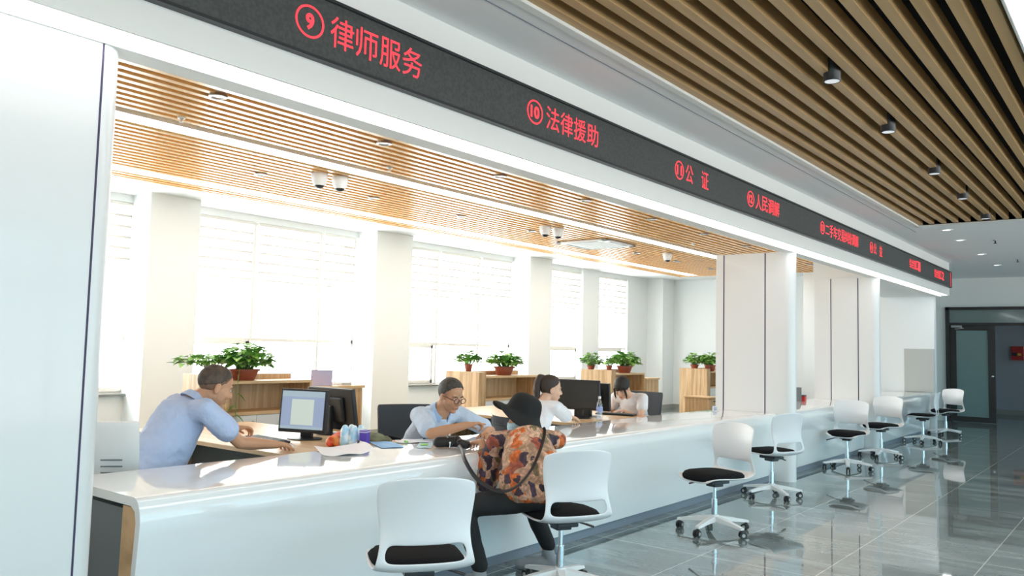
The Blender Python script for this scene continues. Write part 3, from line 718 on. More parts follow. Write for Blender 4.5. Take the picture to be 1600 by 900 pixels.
# ================================================================= DESKS
def desk(x0, x1, y0, y1, z, label):
    t = empty('office_desk', ((x0+x1)/2, (y0+y1)/2, 0), 0, label, 'desk', 'wooden staff desks')
    hx, hy = (x1-x0)/2, (y1-y0)/2
    MB().box(-hx, hx, -hy, hy, z-0.03, z, 0.004).build('desk_top', MT['wood_top'], t)
    for s in (-1, 1): MB().box(s*(hx-0.03)-0.015, s*(hx-0.03)+0.015, -hy+0.03, hy-0.03, 0, z-0.03).build('side_panel', MT['wood'], t)
    MB().box(-hx+0.05, hx-0.05, -0.012, 0.012, 0.12, z-0.03).build('modesty_panel', MT['carcass'], t)
    return t
desk(-6.3, -4.225, 3.22, 4.30, 0.745, 'wooden desk with two back-to-back monitors in front of the man typing')
desk(-6.3, -4.225, 6.55, 7.98, 0.745, 'wooden desk between the two facing women')
def pedestal(x, y, z, label, rz=0):
    t = empty('drawer_pedestal', (x, y, 0), rz, label, 'drawer unit', 'wooden drawer pedestals')
    MB().box(-0.24, 0.24, -0.20, 0.20, 0.04, z-0.025, 0.003).build('body', MT['wood'], t)
    MB().box(-0.26, 0.26, -0.22, 0.22, z-0.025, z, 0.004).build('top', MT['wood_edge'], t)
    for k in range(3):
        h = (z-0.09)/3; m = MB().box(0.24, 0.256, -0.19, 0.19, 0.05+h*k+0.004, 0.05+h*(k+1)-0.004, 0.003).build('drawer', MT['wood_edge'], t)
        MB().box(0.256, 0.264, -0.05, 0.05, 0.05+h*(k+0.72), 0.05+h*(k+0.72)+0.018, 0.002).build('handle', MT['black_plastic'], m)
    for k in range(4): MB().cyl((0.18*(-1)**k, 0.15*(1 if k > 1 else -1), 0.04), (0.18*(-1)**k, 0.15*(1 if k > 1 else -1), 0), 0.02).build('foot', MT['black_plastic'], t, 40)
pedestal(-6.70, 14.3, 0.62, 'small wooden drawer unit in front of the fourth cabinet')
pedestal(-6.62, 7.62, 0.66, 'small wooden drawer unit glimpsed behind the black hat')

# ================================================================= MONITORS, KEYBOARDS
def monitor(loc, rz, w, h, label, lit=False, tilt=0.0, base_z=0.745):
    t = empty('monitor', (loc[0], loc[1], base_z), rz, label, 'monitor')      # screen faces local +x
    zc = loc[2]-base_z; T = Matrix.Translation((0,0,zc)) @ Matrix.Rotation(tilt, 4, 'Y')
    MB().box(-0.035, 0.005, -w/2, w/2, -h/2, h/2, 0.008, M=T).box(-0.06, -0.03, -w*0.3, w*0.3, -h*0.3, h*0.3, 0.012, M=T).build('housing', MT['black_plastic'], t)
    b = 0.016
    if lit:
        s = MB().box(0.005, 0.0065, -w/2+b, w/2-b, -h/2+b*1.6, h/2-b, M=T).build('screen', MT['lit_blue'], t)
        MB().box(0.0067, 0.0075, -w*0.24, w*0.24, -h/2+0.055, h/2-0.075, M=T).build('document', MT['lit_page'], s)
        MB().box(0.0067, 0.0075, -w/2+b, w/2-b, h/2-0.058, h/2-b, M=T).build('toolbar', MT['lit_bar'], s); MB().box(0.0067, 0.0075, -w/2+b, w/2-b, -h/2+b*1.6, -h/2+0.045, M=T).build('task_bar', MT['lit_bar'], s)
    else:
        MB().box(0.005, 0.0065, -w/2+b, w/2-b, -h/2+b*1.4, h/2-b, M=T).build('screen', MT['mon_screen'], t)
    MB().box(-0.085, -0.045, -0.045, 0.045, 0.012, zc+0.02, 0.008).build('stand', MT['black_plastic'], t)
    MB().lathe([(0.001,0.0),(0.13,0.0),(0.13,0.008),(0.05,0.016),(0.001,0.017)], 28, c=(-0.04,0,0), sx=0.85, sy=1.0).build('base', MT['black_plastic'], t, 40)
    MB().ball((0.006, w*0.36, -h/2+0.010), 0.004).build('button', MT['chrome'], t)
    return t
monitor((-4.90,3.80,0.952), R(-70), 0.385, 0.315, 'monitor with a lit document screen facing the man typing', True, tilt=R(-5))
monitor((-5.07,4.235,0.945), R(92), 0.50, 0.325, 'black monitor seen from behind, right of the lit monitor', tilt=R(-10))
monitor((-4.65,7.02,0.985), R(-74), 0.47, 0.30, 'black monitor with a blank screen before the woman with a ponytail')
monitor((-4.71,7.37,0.955), R(95), 0.47, 0.29, 'black monitor seen from behind, beside the clear water bottle', tilt=R(-6))
def keyboard(x, y, rz, label, z=0.745):
    t = empty('keyboard', (x, y, z), rz, label, 'keyboard')
    MB().box(-0.065, 0.065, -0.215, 0.215, 0, 0.018, 0.004).build('board', MT['black_plastic'], t)
    m = MB()
    for r in range(5):
        for c in range(14): m.box(-0.052+0.0215*r, -0.052+0.0215*r+0.017, -0.20+0.0287*c, -0.20+0.0287*c+0.023, 0.018, 0.024, 0.002, seg=1)
    tag(m.build('keys', MT['carcass'], t), kind='stuff')
keyboard(-4.99, 3.56, R(85), 'black keyboard under the hands of the man typing')
keyboard(-4.62, 7.74, R(-80), 'black keyboard in front of the bowed woman')
def mouse(x, y, rz, label, mt='white_plastic', z=0.745):
    t = empty('computer_mouse', (x, y, z), rz, label, 'mouse')
    MB().ball((0,0,0.010), (0.055,0.031,0.024), 3).build('shell', MT[mt], t, 60)
    MB().cyl((0.03,-0.005,0.027), (0.03,0.005,0.027), 0.007).build('wheel', MT['black_plastic'], t, 40)
mouse(-4.52, 3.40, R(110), 'pale computer mouse under the right hand of the man typing')

# ================================================================= SWIVEL CHAIRS (faces local +x)
def shell_mesh():
    prof = [(0.235,0.405,0.165),(0.225,0.432,0.200),(0.15,0.437,0.222),(0.02,0.430,0.235),(-0.10,0.428,0.236),(-0.175,0.434,0.232),(-0.222,0.452,0.230),(-0.238,0.482,0.222),(-0.243,0.560,0.206),(-0.240,0.64,0.208),(-0.244,0.72,0.222),(-0.257,0.795,0.228),(-0.272,0.848,0.220),(-0.279,0.866,0.180)]
    us = [-1,-0.86,-0.62,-0.3,0,0.3,0.62,0.86,1]
    bm = bmesh.new(); G = []
    for i, (x, z, w) in enumerate(prof):
        row = []
        for u in us:
            back = max(0.0, min(1.0, (z-0.45)/0.2))
            px = x + back*0.055*u*u; pz = z + (1-back)*0.020*u**4 - (0.030*u**4 if i == len(prof)-1 else (0.008*u**4 if i == len(prof)-2 else 0))
            row.append(bm.verts.new((px, u*w, pz)))
        G.append(row)
    for i in range(len(prof)-1):
        for j in range(len(us)-1):
            if i == 7 and 1 <= j <= 6: continue
            bm.faces.new((G[i][j], G[i][j+1], G[i+1][j+1], G[i+1][j]))
    me = bpy.data.meshes.new('shell'); bm.to_mesh(me); bm.free(); return me
def make_swivel():
    t = empty('swivel_chair')
    me = shell_mesh(); me.materials.append(MT['white_plastic'])
    o = bpy.data.objects.new('shell', me); COL.objects.link(o)
    s = o.modifiers.new('s', 'SOLIDIFY'); s.thickness = 0.012; s.offset = 0
    b = o.modifiers.new('b', 'SUBSURF'); b.levels = b.render_levels = 2
    applied(o); shade(o.data, 180); o.parent = t
    # cushion
    bm = bmesh.new(); N = 40; rings = []
    for (k, z) in ((0.90,0.438),(1.0,0.447),(1.0,0.462),(0.94,0.478),(0.75,0.486),(0.4,0.489),(0.02,0.490)):
        ring = []
        for a in range(N):
            c, s_ = math.cos(2*PI*a/N), math.sin(2*PI*a/N)
            x = 0.025+0.222*k*math.copysign(abs(c)**0.62, c); y = 0.218*k*math.copysign(abs(s_)**0.62, s_)
            drop = -0.022*max(0, (x-0.13)/0.11)**2
            ring.append(bm.verts.new((x, y*(0.92 if x > 0.12 else 1.0), z+drop)))
        rings.append(ring)
    for a, b2 in zip(rings, rings[1:]):
        for k in range(N): bm.faces.new((a[k], a[(k+1)%N], b2[(k+1)%N], b2[k]))
    bm.faces.new(rings[0]); bm.faces.new(rings[-1])
    m = MB(); m.bm.free(); m.bm = bm; m.build('seat_cushion', MT['black_fabric'], t, 50)
    MB().box(-0.10, 0.10, -0.07, 0.07, 0.385, 0.412, 0.008).box(-0.05,0.05,-0.05,0.05,0.36,0.39,0.008).build('tilt_mechanism', MT['black_plastic'], t)
    MB().tube([(0.02,-0.06,0.395),(0.03,-0.14,0.385),(0.035,-0.20,0.365)], 0.006).tube([(0.035,-0.195,0.367),(0.037,-0.245,0.35)], 0.012, flat=0.6).build('lever', MT['black_plastic'], t, 50)
    MB().cyl((0,0,0.25), (0,0,0.37), 0.0145).cyl((0,0,0.11), (0,0,0.26), 0.024).build('gas_column', MT['chrome'], t, 40)
    b = MB(); b.cyl((0,0,0.085), (0,0,0.135), 0.042, 0.034, 24)
    for k in range(5):
        a = 2*PI*k/5+0.3; M_ = Matrix.Rotation(a, 4, 'Z')
        vs = []
        for (r, w, z0, z1) in ((0.02,0.032,0.085,0.128),(0.16,0.026,0.080,0.108),(0.30,0.020,0.066,0.083)):
            vs.append([b.bm.verts.new(M_ @ Vector((r, sgn*w, z))) for sgn, z in ((-1,z0),(1,z0),(0.75,z1),(-0.75,z1))])
        for p, q in zip(vs, vs[1:]):
            for i in range(4): b.bm.faces.new((p[i], p[(i+1)%4], q[(i+1)%4], q[i]))
        b.bm.faces.new(vs[0]); b.bm.faces.new(vs[-1])
    b.build('star_base', MT['white_metal'], t, 30)
    for k in range(5):
        a = 2*PI*k/5+0.3; c = MB(); M_ = Matrix.Translation((0.285*math.cos(a), 0.285*math.sin(a), 0)) @ Matrix.Rotation(a+1.1*k, 4, 'Z')
        for s_ in (-1, 1):
            p0 = M_ @ Vector((0.012, s_*0.008, 0.027)); p1 = M_ @ Vector((0.012, s_*0.024, 0.027)); c.cyl(p0, p1, 0.027, n=20)
        c.ball(M_ @ Vector((0.004,0,0.045)), (0.026,0.022,0.016), 2)
        c.cyl(M_ @ Vector((0,0,0.04)), M_ @ Vector((0,0,0.085)), 0.008)
        cc = c.build('caster', MT['black_plastic'], t, 40)
        h = MB()
        for s_ in (-1, 1): h.cyl(M_ @ Vector((0.012, s_*0.0235, 0.027)), M_ @ Vector((0.012, s_*0.0255, 0.027)), 0.014, n=16)
        h.build('wheel_cap', MT['gray_panel'], cc)
    return t
chair0 = make_swivel()
HC = [((-2.77,2.84), (-0.82,0.57), 'nearest white swivel chair, its back to us beside the woman in the hat'),
      ((-2.87,4.18), (-0.88,0.48), 'white swivel chair under the woman in the black hat'),
      ((-2.86,6.36), (-0.33,-0.94), 'white swivel chair alone at the counter, black seat turned left'),
      ((-3.11,8.28), (-0.93,0.36), 'white swivel chair pushed against the first panelled partition'),
      ((-3.15,11.0), (0.02,-1.0), 'white swivel chair at the middle counter, nearer of the two'),
      ((-3.15,12.65), (-0.25,-0.97), 'white swivel chair at the middle counter, farther of the two'),
      ((-3.165,15.4), (-0.99,-0.12), 'white swivel chair at the far counter seen side-on'),
      ((-3.14,17.2), (-0.45,-0.89), 'farthest white swivel chair, next to the dark door')]
for i, ((x, y), (fx, fy), lab) in enumerate(HC):
    c = chair0 if i == 0 else copy_tree(chair0)
    c.location = (x, y, 0); c.rotation_euler = (0, 0, math.atan2(fy, fx))
    tag(c, lab, 'chair', 'white swivel chairs along the counters')

# office chairs behind the counter (face local +x)
def office_chair(loc, rz, label, back_mat, zt=0.98, w=0.44, slots=False):
    t = empty('office_chair', (loc[0], loc[1], 0), rz, label, 'chair', 'staff chairs behind the counter')
    bm = bmesh.new(); G = []
    zs = [0.47,0.52,0.62,0.74,0.86,zt-0.03,zt]; us = [-1,-0.7,-0.35,0,0.35,0.7,1]
    for i, z in enumerate(zs):
        ww = w/2*(0.86+0.14*min(1, i/2)) * (0.97 if i == len(zs)-1 else 1)
        G.append([bm.verts.new((-0.21-0.10*((z-0.47)/0.5)+0.035*u*u, u*ww, z)) for u in us])
    for a, b in zip(G, G[1:]):
        for j in range(len(us)-1): bm.faces.new((a[j], a[j+1], b[j+1], b[j]))
    me = bpy.data.meshes.new('backrest'); bm.to_mesh(me); bm.free(); me.materials.append(back_mat)
    o = bpy.data.objects.new('backrest', me); COL.objects.link(o)
    s = o.modifiers.new('s', 'SOLIDIFY'); s.thickness = 0.03; s.offset = 0
    b = o.modifiers.new('b', 'BEVEL'); b.width = 0.008; b.segments = 2
    applied(o); shade(o.data, 40); o.parent = t
    if slots:
        m = MB()
        for k in range(3):
            z = 0.72+0.035*k
            for s_ in (-1, 1):
                x = -0.21-0.10*((z-0.47)/0.5); m.box(x-0.0145, x-0.010, s_*0.10-0.055, s_*0.10+0.055, z, z+0.007)
        m.build('slots', MT['carcass'], o)
    MB().box(-0.22, 0.22, -0.225, 0.225, 0.42, 0.48, 0.025, seg=3).build('seat', MT['black_fabric'], t, 40)
    MB().box(-0.26, -0.19, -0.035, 0.035, 0.38, 0.60, 0.008).build('back_bracket', MT['black_plastic'], t)
    MB().cyl((0,0,0.10), (0,0,0.42), 0.026).build('gas_column', MT['chrome'], t, 40)
    b = MB(); b.cyl((0,0,0.07), (0,0,0.12), 0.04)
    for k in range(5): b.tube([(0,0,0.105),(0.15*math.cos(2*PI*k/5),0.15*math.sin(2*PI*k/5),0.09),(0.29*math.cos(2*PI*k/5),0.29*math.sin(2*PI*k/5),0.07)], [0.024,0.02,0.015], 8)
    b.build('star_base', MT['black_plastic'], t, 40)
    for k in range(5):
        x, y = 0.28*math.cos(2*PI*k/5), 0.28*math.sin(2*PI*k/5)
        MB().cyl((x-0.01,y-0.02,0.027), (x-0.01,y+0.02,0.027), 0.027).cyl((x,y,0.03), (x,y,0.075), 0.008).build('caster', MT['black_plastic'], t, 40)
    return t
office_chair((-4.72,2.31), R(138), 'pale grey office chair with slotted back behind the man typing', MT['cab_white'], 1.0, 0.46, True)
office_chair((-4.74,4.78), R(-28), 'dark grey office chair behind the man with spectacles', MT['dark_fabric'], 0.95, 0.46)
office_chair((-4.26,5.68), R(62), 'dark office chair under the woman with a ponytail', MT['dark_fabric'], 0.80, 0.42)
office_chair((-4.71,8.26), R(-90), 'dark grey office chair behind the bowed woman', MT['dark_fabric'], 0.97, 0.46)

# ================================================================= PEOPLE
class Blob:
    # overlapping tapered pieces, fused into one continuous skin
    def __init__(s): s.bm = bmesh.new(); s.T = Matrix()
    def ell(s, c, r, M=None, n=3):
        g = bmesh.ops.create_icosphere(s.bm, subdivisions=n, radius=1)
        rr = r if hasattr(r, '__len__') else (r,)*3
        bmesh.ops.transform(s.bm, matrix=s.T @ Matrix.Translation(Vector(c)) @ (M.to_4x4() if M else Matrix()) @ Matrix.Diagonal((*rr, 1)), verts=g['verts']); return s
    def hull(s, c0, r0, c1, r1, M0=None, M1=None, n=2):
        t = bmesh.new()
        for c, r, M in ((c0, r0, M0), (c1, r1, M1)):
            g = bmesh.ops.create_icosphere(t, subdivisions=n, radius=1)
            rr = r if hasattr(r, '__len__') else (r,)*3
            bmesh.ops.transform(t, matrix=s.T @ Matrix.Translation(Vector(c)) @ (M.to_4x4() if M else Matrix()) @ Matrix.Diagonal((*rr, 1)), verts=g['verts'])
        h = bmesh.ops.convex_hull(t, input=t.verts)
        junk = [v for v in t.verts if not v.link_faces]
        bmesh.ops.delete(t, geom=junk, context='VERTS')
        me = bpy.data.meshes.new('tmp'); t.to_mesh(me); t.free(); s.bm.from_mesh(me); bpy.data.meshes.remove(me); return s
    def chain(s, pts, n=2):
        for (c0, r0), (c1, r1) in zip(pts, pts[1:]): s.hull(c0, r0, c1, r1, n=n)
        return s
    def build(s, name, mt, parent=None, vox=0.006, smooth=4, wrinkle=0.0, seed=0, cut=None):
        me = bpy.data.meshes.new(name); s.bm.to_mesh(me); s.bm.free(); me.materials.append(mt)
        o = bpy.data.objects.new(name, me); COL.objects.link(o)
        r = o.modifiers.new('r', 'REMESH'); r.mode = 'VOXEL'; r.voxel_size = vox; r.use_smooth_shade = True
        if smooth:
            k = o.modifiers.new('k', 'SMOOTH'); k.iterations = smooth; k.factor = 0.5
        applied(o)
        if wrinkle:
            off = Vector((seed*3.1, seed*1.7, 0)); me = o.data
            ns = [v.normal.copy() for v in me.vertices]
            for v, nn in zip(me.vertices, ns):
                p = v.co
                f = noise.noise(Vector((p.x*9, p.y*9, p.z*16))+off) + 0.6*noise.noise(Vector((p.x*22, p.y*22, p.z*30))-off)
                v.co = p + nn*(f*wrinkle)
        if cut:
            b = bmesh.new(); b.from_mesh(o.data); bmesh.ops.delete(b, geom=[v for v in b.verts if cut(v.co)], context='VERTS'); b.to_mesh(o.data); b.free()
        shade(o.data, 180)
        if parent: o.parent = parent
        return o

def ik(a, b, l1, l2, pole):
    a, b, pole = Vector(a), Vector(b), Vector(pole)
    d = b-a; L = min(d.length, (l1+l2)*0.995); u = d.normalized(); b = a+u*L
    x = (l1*l1-l2*l2+L*L)/(2*L); h = math.sqrt(max(0, l1*l1-x*x))
    p = (pole-a); p = p-u*p.dot(u); p.normalize()
    return a+u*x+p*h, b
def frame(d, n):
    d = Vector(d).normalized(); n = Vector(n); n = (n-d*n.dot(d)).normalized(); return d, n, d.cross(n)
def hand(B, wrist, d, palm, side, curl=0.5, point=False, sc=1.0):
    # d: towards the fingers, palm: out of the palm, side=+1 puts the thumb at d x palm
    d, n, s = frame(d, palm); s = s*side; w = Vector(wrist)
    k = sc
    B.hull(w, 0.023*k, w+d*0.05*k+s*0.022*k, 0.0165*k); B.hull(w, 0.023*k, w+d*0.05*k-s*0.022*k, 0.0155*k)
    B.hull(w+d*0.03*k+s*0.02*k, 0.016*k, w+d*0.082*k+s*0.028*k, 0.0115*k); B.hull(w+d*0.03*k-s*0.015*k, 0.016*k, w+d*0.078*k-s*0.03*k, 0.0105*k)
    B.hull(w+d*0.082*k+s*0.028*k, 0.0115*k, w+d*0.078*k-s*0.03*k, 0.0105*k)
    for i, (off, ln) in enumerate(((0.031,0.074),(0.0105,0.082),(-0.0105,0.076),(-0.031,0.060))):
        c = curl
        if point: c = 0.08 if i == 0 else 1.25
        p = w+d*0.082*k+s*off*k; ang = 0.12+c*0.45; fan = (1.5-i)*0.055
        r = [0.0092*k,0.0085*k,0.0078*k,0.0066*k]
        for j, fr in enumerate((0.46,0.31,0.25)):
            dd = (d*math.cos(ang)+n*math.sin(ang)+s*fan).normalized(); q = p+dd*ln*fr*k
            B.hull(p, r[j], q, r[j+1]); p = q; ang += c*0.85
    p = w+d*0.022*k+s*0.022*k
    for j, (ln, r0, r1) in enumerate(((0.040,0.0145,0.0115),(0.032,0.0110,0.0095),(0.026,0.0095,0.0075))):
        dd = (d*(0.62+0.16*j)+s*(0.72-0.26*j)+n*(0.28+0.12*j)).normalized(); q = p+dd*ln*k; B.hull(p, r0*k, q, r1*k); p = q
def head(B, c, M, fem=False, sc=1.0):
    T0 = B.T; B.T = T0 @ Matrix.Translation(Vector(c)) @ M.to_4x4() @ Matrix.Scale(sc, 4)
    w = 0.92 if fem else 1.0
    B.ell((-0.012,0,0.038), (0.096,0.077*w,0.084)); B.ell((0.028,0,-0.022), (0.064,0.064*w,0.088))
    B.hull((-0.005,0,-0.055), (0.055,0.060*w,0.038), (0.062,0,-0.096), (0.022,0.026*w,0.017))
    B.hull((0.070,-0.036,0.022), 0.015, (0.070,0.036,0.022), 0.015)
    B.hull((0.084,0,0.012), 0.008, (0.104,0,-0.027), 0.0115); B.ell((0.097,0.010,-0.032), 0.0085); B.ell((0.097,-0.010,-0.032), 0.0085)
    for s in (-1, 1):
        B.ell((0.055,s*0.040*w,-0.030), (0.030,0.022,0.026)); B.ell((-0.008,s*0.078*w,-0.010), (0.019,0.008,0.032)); B.ell((-0.002,s*0.073*w,-0.014), (0.014,0.010,0.022))
    B.hull((0.082,-0.017,-0.060), 0.0085, (0.082,0.017,-0.060), 0.0085); B.hull((0.080,-0.014,-0.071), 0.0085, (0.080,0.014,-0.071), 0.0085)
    B.T = T0
def eyes(root, c, M, sc=1.0, brow=None):
    T = Matrix.Translation(Vector(c)) @ M.to_4x4() @ Matrix.Scale(sc, 4)
    for s in (-1, 1):
        e = MB().ball(T @ Vector((0.0795,s*0.032,0.002)), (0.006*sc,0.0125*sc,0.0055*sc), 2, M=M).build('eye', MT['eye'], root, 60)
        MB().ball(T @ Vector((0.0845,s*0.032,0.002)), (0.0025*sc,0.005*sc,0.005*sc), 2, M=M).build('iris', MT['iris'], e, 60)
    if brow:
        for s in (-1, 1):
            MB().tube([T @ Vector(p) for p in ((0.086,s*0.014,0.020),(0.086,s*0.034,0.026),(0.072,s*0.052,0.020))], [0.003,0.0042,0.002], 6).build('eyebrow', brow, root, 60)
    MB().tube([T @ Vector(p) for p in ((0.084,-0.022,-0.066),(0.0905,-0.008,-0.0645),(0.0905,0.008,-0.0645),(0.084,0.022,-0.066))], [0.002,0.005,0.005,0.002], 6).build('lips', MT['lip'], root, 60)
def haircap(root, c, M, mt, keep, sc=1.0, w=1.0, thick=0.010, name='hair', grow=1.0):
    T = Matrix.Translation(Vector(c)) @ M.to_4x4() @ Matrix.Scale(sc, 4)
    bm = bmesh.new(); bmesh.ops.create_icosphere(bm, subdivisions=5, radius=1)
    for v in bm.verts:
        p = v.co.copy(); v.co = Vector((-0.014+p.x*0.102*grow, p.y*0.083*w*grow, 0.036+p.z*0.092*grow))
    bmesh.ops.delete(bm, geom=[v for v in bm.verts if not keep(v.co)], context='VERTS')
    for v in bm.verts: v.co = T @ (v.co + Vector((0,0,0.003*noise.noise(v.co*40))))
    me = bpy.data.meshes.new(name); bm.to_mesh(me); bm.free(); me.materials.append(mt)
    o = bpy.data.objects.new(name, me); COL.objects.link(o)
    s = o.modifiers.new('s', 'SOLIDIFY'); s.thickness = thick; s.offset = -1
    applied(o); shade(o.data, 180); o.parent = root; return o

def person(name_label, loc, heading, P):
    """seated figure; local frame: +x forward, +y to its left, z up, origin on the floor under the hips"""
    rz = math.atan2(heading[1], heading[0]); Wm = Matrix.Translation((loc[0], loc[1], 0)) @ Matrix.Rotation(rz, 4, 'Z'); Wi = Wm.inverted()
    L = lambda p: Wi @ Vector(p)
    Ld = lambda d: Wi.to_3x3() @ Vector(d)
    hip = Vector((0,0,P.get('hip_z',0.53))); lean = P['lean']; side = P.get('side',0.0); tl = P.get('torso',0.50); sw = P.get('shoulder',0.185); bulk = P.get('bulk',1.0)
    up = Vector((math.sin(lean), side, math.cos(lean))).normalized()
    bend = P.get('bend',0.25); up2 = Vector((math.sin(lean+bend), side, math.cos(lean+bend))).normalized()
    waist = hip+up*(tl*0.38); chest = waist+(up+up2).normalized()*(tl*0.34); neck = chest+up2*(tl*0.30)
    yaw_t = P.get('twist',0.0); Rt = Matrix.Rotation(yaw_t, 3, up2)
    lat = Rt @ Vector((0,1,0)); fwd = Rt @ (up2.cross(Vector((0,1,0))) * -1)
    fwd = lat.cross(up2)
    Mt = Matrix((fwd, lat, up2)).transposed()
    ssL = chest+up2*(tl*0.20)+lat*sw; ssR = chest+up2*(tl*0.20)-lat*sw
    hc = L(P['head']); Mh = (Matrix.Rotation(P['head_yaw']-rz, 3, 'Z') @ Matrix.Rotation(P['head_pitch'], 3, 'Y') @ Matrix.Rotation(P.get('head_roll',0.0), 3, 'X'))
    hs = P.get('head_scale',1.0); skin = MT[P['skin']]; fem = P.get('fem', False)
    B = Blob(); head(B, hc, Mh, fem, hs)
    nk = 0.050 if fem else 0.060
    B.hull(hc+Mh @ Vector((-0.022,0,-0.045)), nk*0.96, neck-up2*0.03, nk*1.08); B.hull(neck-up2*0.02, nk*(1.0 if fem else 1.1), chest+up2*0.10, ((0.058,0.080,0.05) if fem else (0.072,0.10,0.06)), None, Mt)
    B.hull(chest, (0.080*bulk,0.125,0.09), waist, (0.085*bulk,0.115,0.08), Mt, Mt); B.hull(waist, (0.085*bulk,0.115,0.08), hip, (0.095,0.13,0.07))
    ua, fa = P.get('upper',0.285), P.get('fore',0.25); joints = {}
    for sd, sh in (('l', ssL), ('r', ssR)):
        wr = L(P['wrist_'+sd]); el, wr = ik(sh, wr, ua, fa, L(P['elbow_'+sd])); joints[sd] = (sh, el, wr)
        k = 0.86 if fem else 1.0
        B.hull(sh, 0.050*k, el, 0.038*k); mid = el.lerp(wr, 0.30)
        B.hull(el, 0.038*k, mid, 0.041*k); B.hull(mid, 0.041*k, wr, 0.0255*k)
        h = P['hand_'+sd]; hand(B, wr, Ld(h[0]), Ld(h[1]), h[2], h[3], h[4] if len(h) > 4 else False, 0.90 if fem else 1.0)
    knees = {}
    for sd, s in (('l', 1), ('r', -1)):
        hj = hip+Vector((0.0, s*0.09, -0.01))
        kn = L(P['knee_'+sd]) if 'knee_'+sd in P else hj+Vector((0.40, s*0.05, 0.02))
        an = L(P['ankle_'+sd]) if 'ankle_'+sd in P else Vector((kn.x-0.02, kn.y, 0.09))
        knees[sd] = (hj, kn, an); B.chain([(hj, 0.062), (kn, 0.045), (kn.lerp(an,0.3), 0.044), (an, 0.032)])
        B.hull(an, 0.03, an+Vector((0.09,0,-0.055)), 0.022)
    root = B.build('person', skin, None, P.get('vox',0.0042), 2)
    root.location = (loc[0], loc[1], 0); root.rotation_euler = (0,0,rz)
    tag(root, name_label, 'person')
    eyes(root, hc, Mh, hs, P.get('brow'))
    # shirt
    S = Blob(); bl = bulk
    S.hull(chest+up2*0.045, (0.105*bl,0.150,0.085), waist, (0.118*bl,0.150*P.get('belly',1.0),0.09), Mt, Mt, 3)
    S.hull(waist, (0.118*bl,0.150*P.get('belly',1.0),0.09), hip+up*0.03, (0.120*bl,0.160*P.get('belly',1.0),0.075), Mt, None, 3)
    S.hull(chest+up2*0.055, (0.095*bl,0.13,0.085), neck-up2*0.035, (0.066,0.072,0.030), Mt, Mt, 3)
    sl = P.get('sleeve',0.72)
    for sd in 'lr':
        sh, el, wr = joints[sd]; s0 = 0.070 if not fem else 0.060
        S.hull(chest+up2*0.06, (0.085,0.09,0.075), sh, s0, Mt, None); 
        if sl <= 1: S.hull(sh, s0, sh.lerp(el, sl), P.get('cuff',0.062))
        else: S.hull(sh, s0, el, P.get('cuff',0.055)+0.004); S.hull(el, P.get('cuff',0.055)+0.004, el.lerp(wr, sl-1), P.get('cuff',0.055)*0.86)
    for q, r in P.get('drape', []): S.ell(L(q), r)
    S.build('shirt', MT[P['shirt']], root, P.get('cvox',0.008), 5, P.get('wrinkle',0.006), P.get('seed',1))
    # trousers
    T_ = Blob(); T_.ell(hip+Vector((0,0,-0.005)), (0.125,0.165,0.085))
    for sd, s in (('l', 1), ('r', -1)):
        hj, kn, an = knees[sd]; T_.chain([(hj, 0.088), (kn, 0.066), (kn.lerp(an, 0.5), 0.060), (an+Vector((0,0,0.05)), 0.052)])
    T_.build('trousers', MT[P.get('trousers','trouser')], root, 0.010, 5, 0.003, 5)
    for sd, s in (('l', 1), ('r', -1)):
        hj, kn, an = knees[sd]; fd = Vector(P['foot_'+sd]) if 'foot_'+sd in P else None
        fd = (Ld(fd) if fd else Vector((1,0,0))).normalized()
        F = Blob(); a0 = Vector((an.x, an.y, 0.045)); F.hull(a0-fd*0.05, (0.040,0.040,0.045), a0+fd*0.09+Vector((0,0,-0.006)), (0.048,0.048,0.040)); F.hull(a0+fd*0.06, 0.044, a0+fd*0.175+Vector((0,0,-0.014)), (0.040,0.040,0.031)); F.hull(a0-fd*0.02, 0.044, an, 0.044)
        sh_ = F.build('shoe', MT[P.get('shoes','black_plastic')], root, 0.008, 4, cut=None)
        for v in sh_.data.vertices: v.co.z = max(v.co.z, 0.006)
    return root, dict(L=L, hc=hc, Mh=Mh, hs=hs, neck=neck, chest=chest, waist=waist, hip=hip, up2=up2, fwd=fwd, lat=lat, Mt=Mt, joints=joints)

def collar(root, J, mt, r=0.066, op=0.75):
    m = MB(); n = 24; rows = []
    for (rr, dz) in ((r*0.92,0.022),(r*1.0,0.028),(r*1.16,0.006),(r*1.30,-0.020)):
        row = []
        for k in range(n+1):
            a = op*0.5+(2*PI-op)*k/n; fr = math.cos(a)
            row.append(m.bm.verts.new(J['neck']-J['up2']*(0.012+0.022*max(0,fr)) + J['fwd']*(rr*1.0*math.cos(a)) + J['lat']*(rr*1.08*math.sin(a)) + J['up2']*dz))
        rows.append(row)
    for a, b in zip(rows, rows[1:]):
        for k in range(n): m.bm.faces.new((a[k], a[k+1], b[k+1], b[k]))
    o = m.build('collar', mt, root, 60); s = o.modifiers.new('s', 'SOLIDIFY'); s.thickness = 0.004; applied(o); shade(o.data, 60); return o

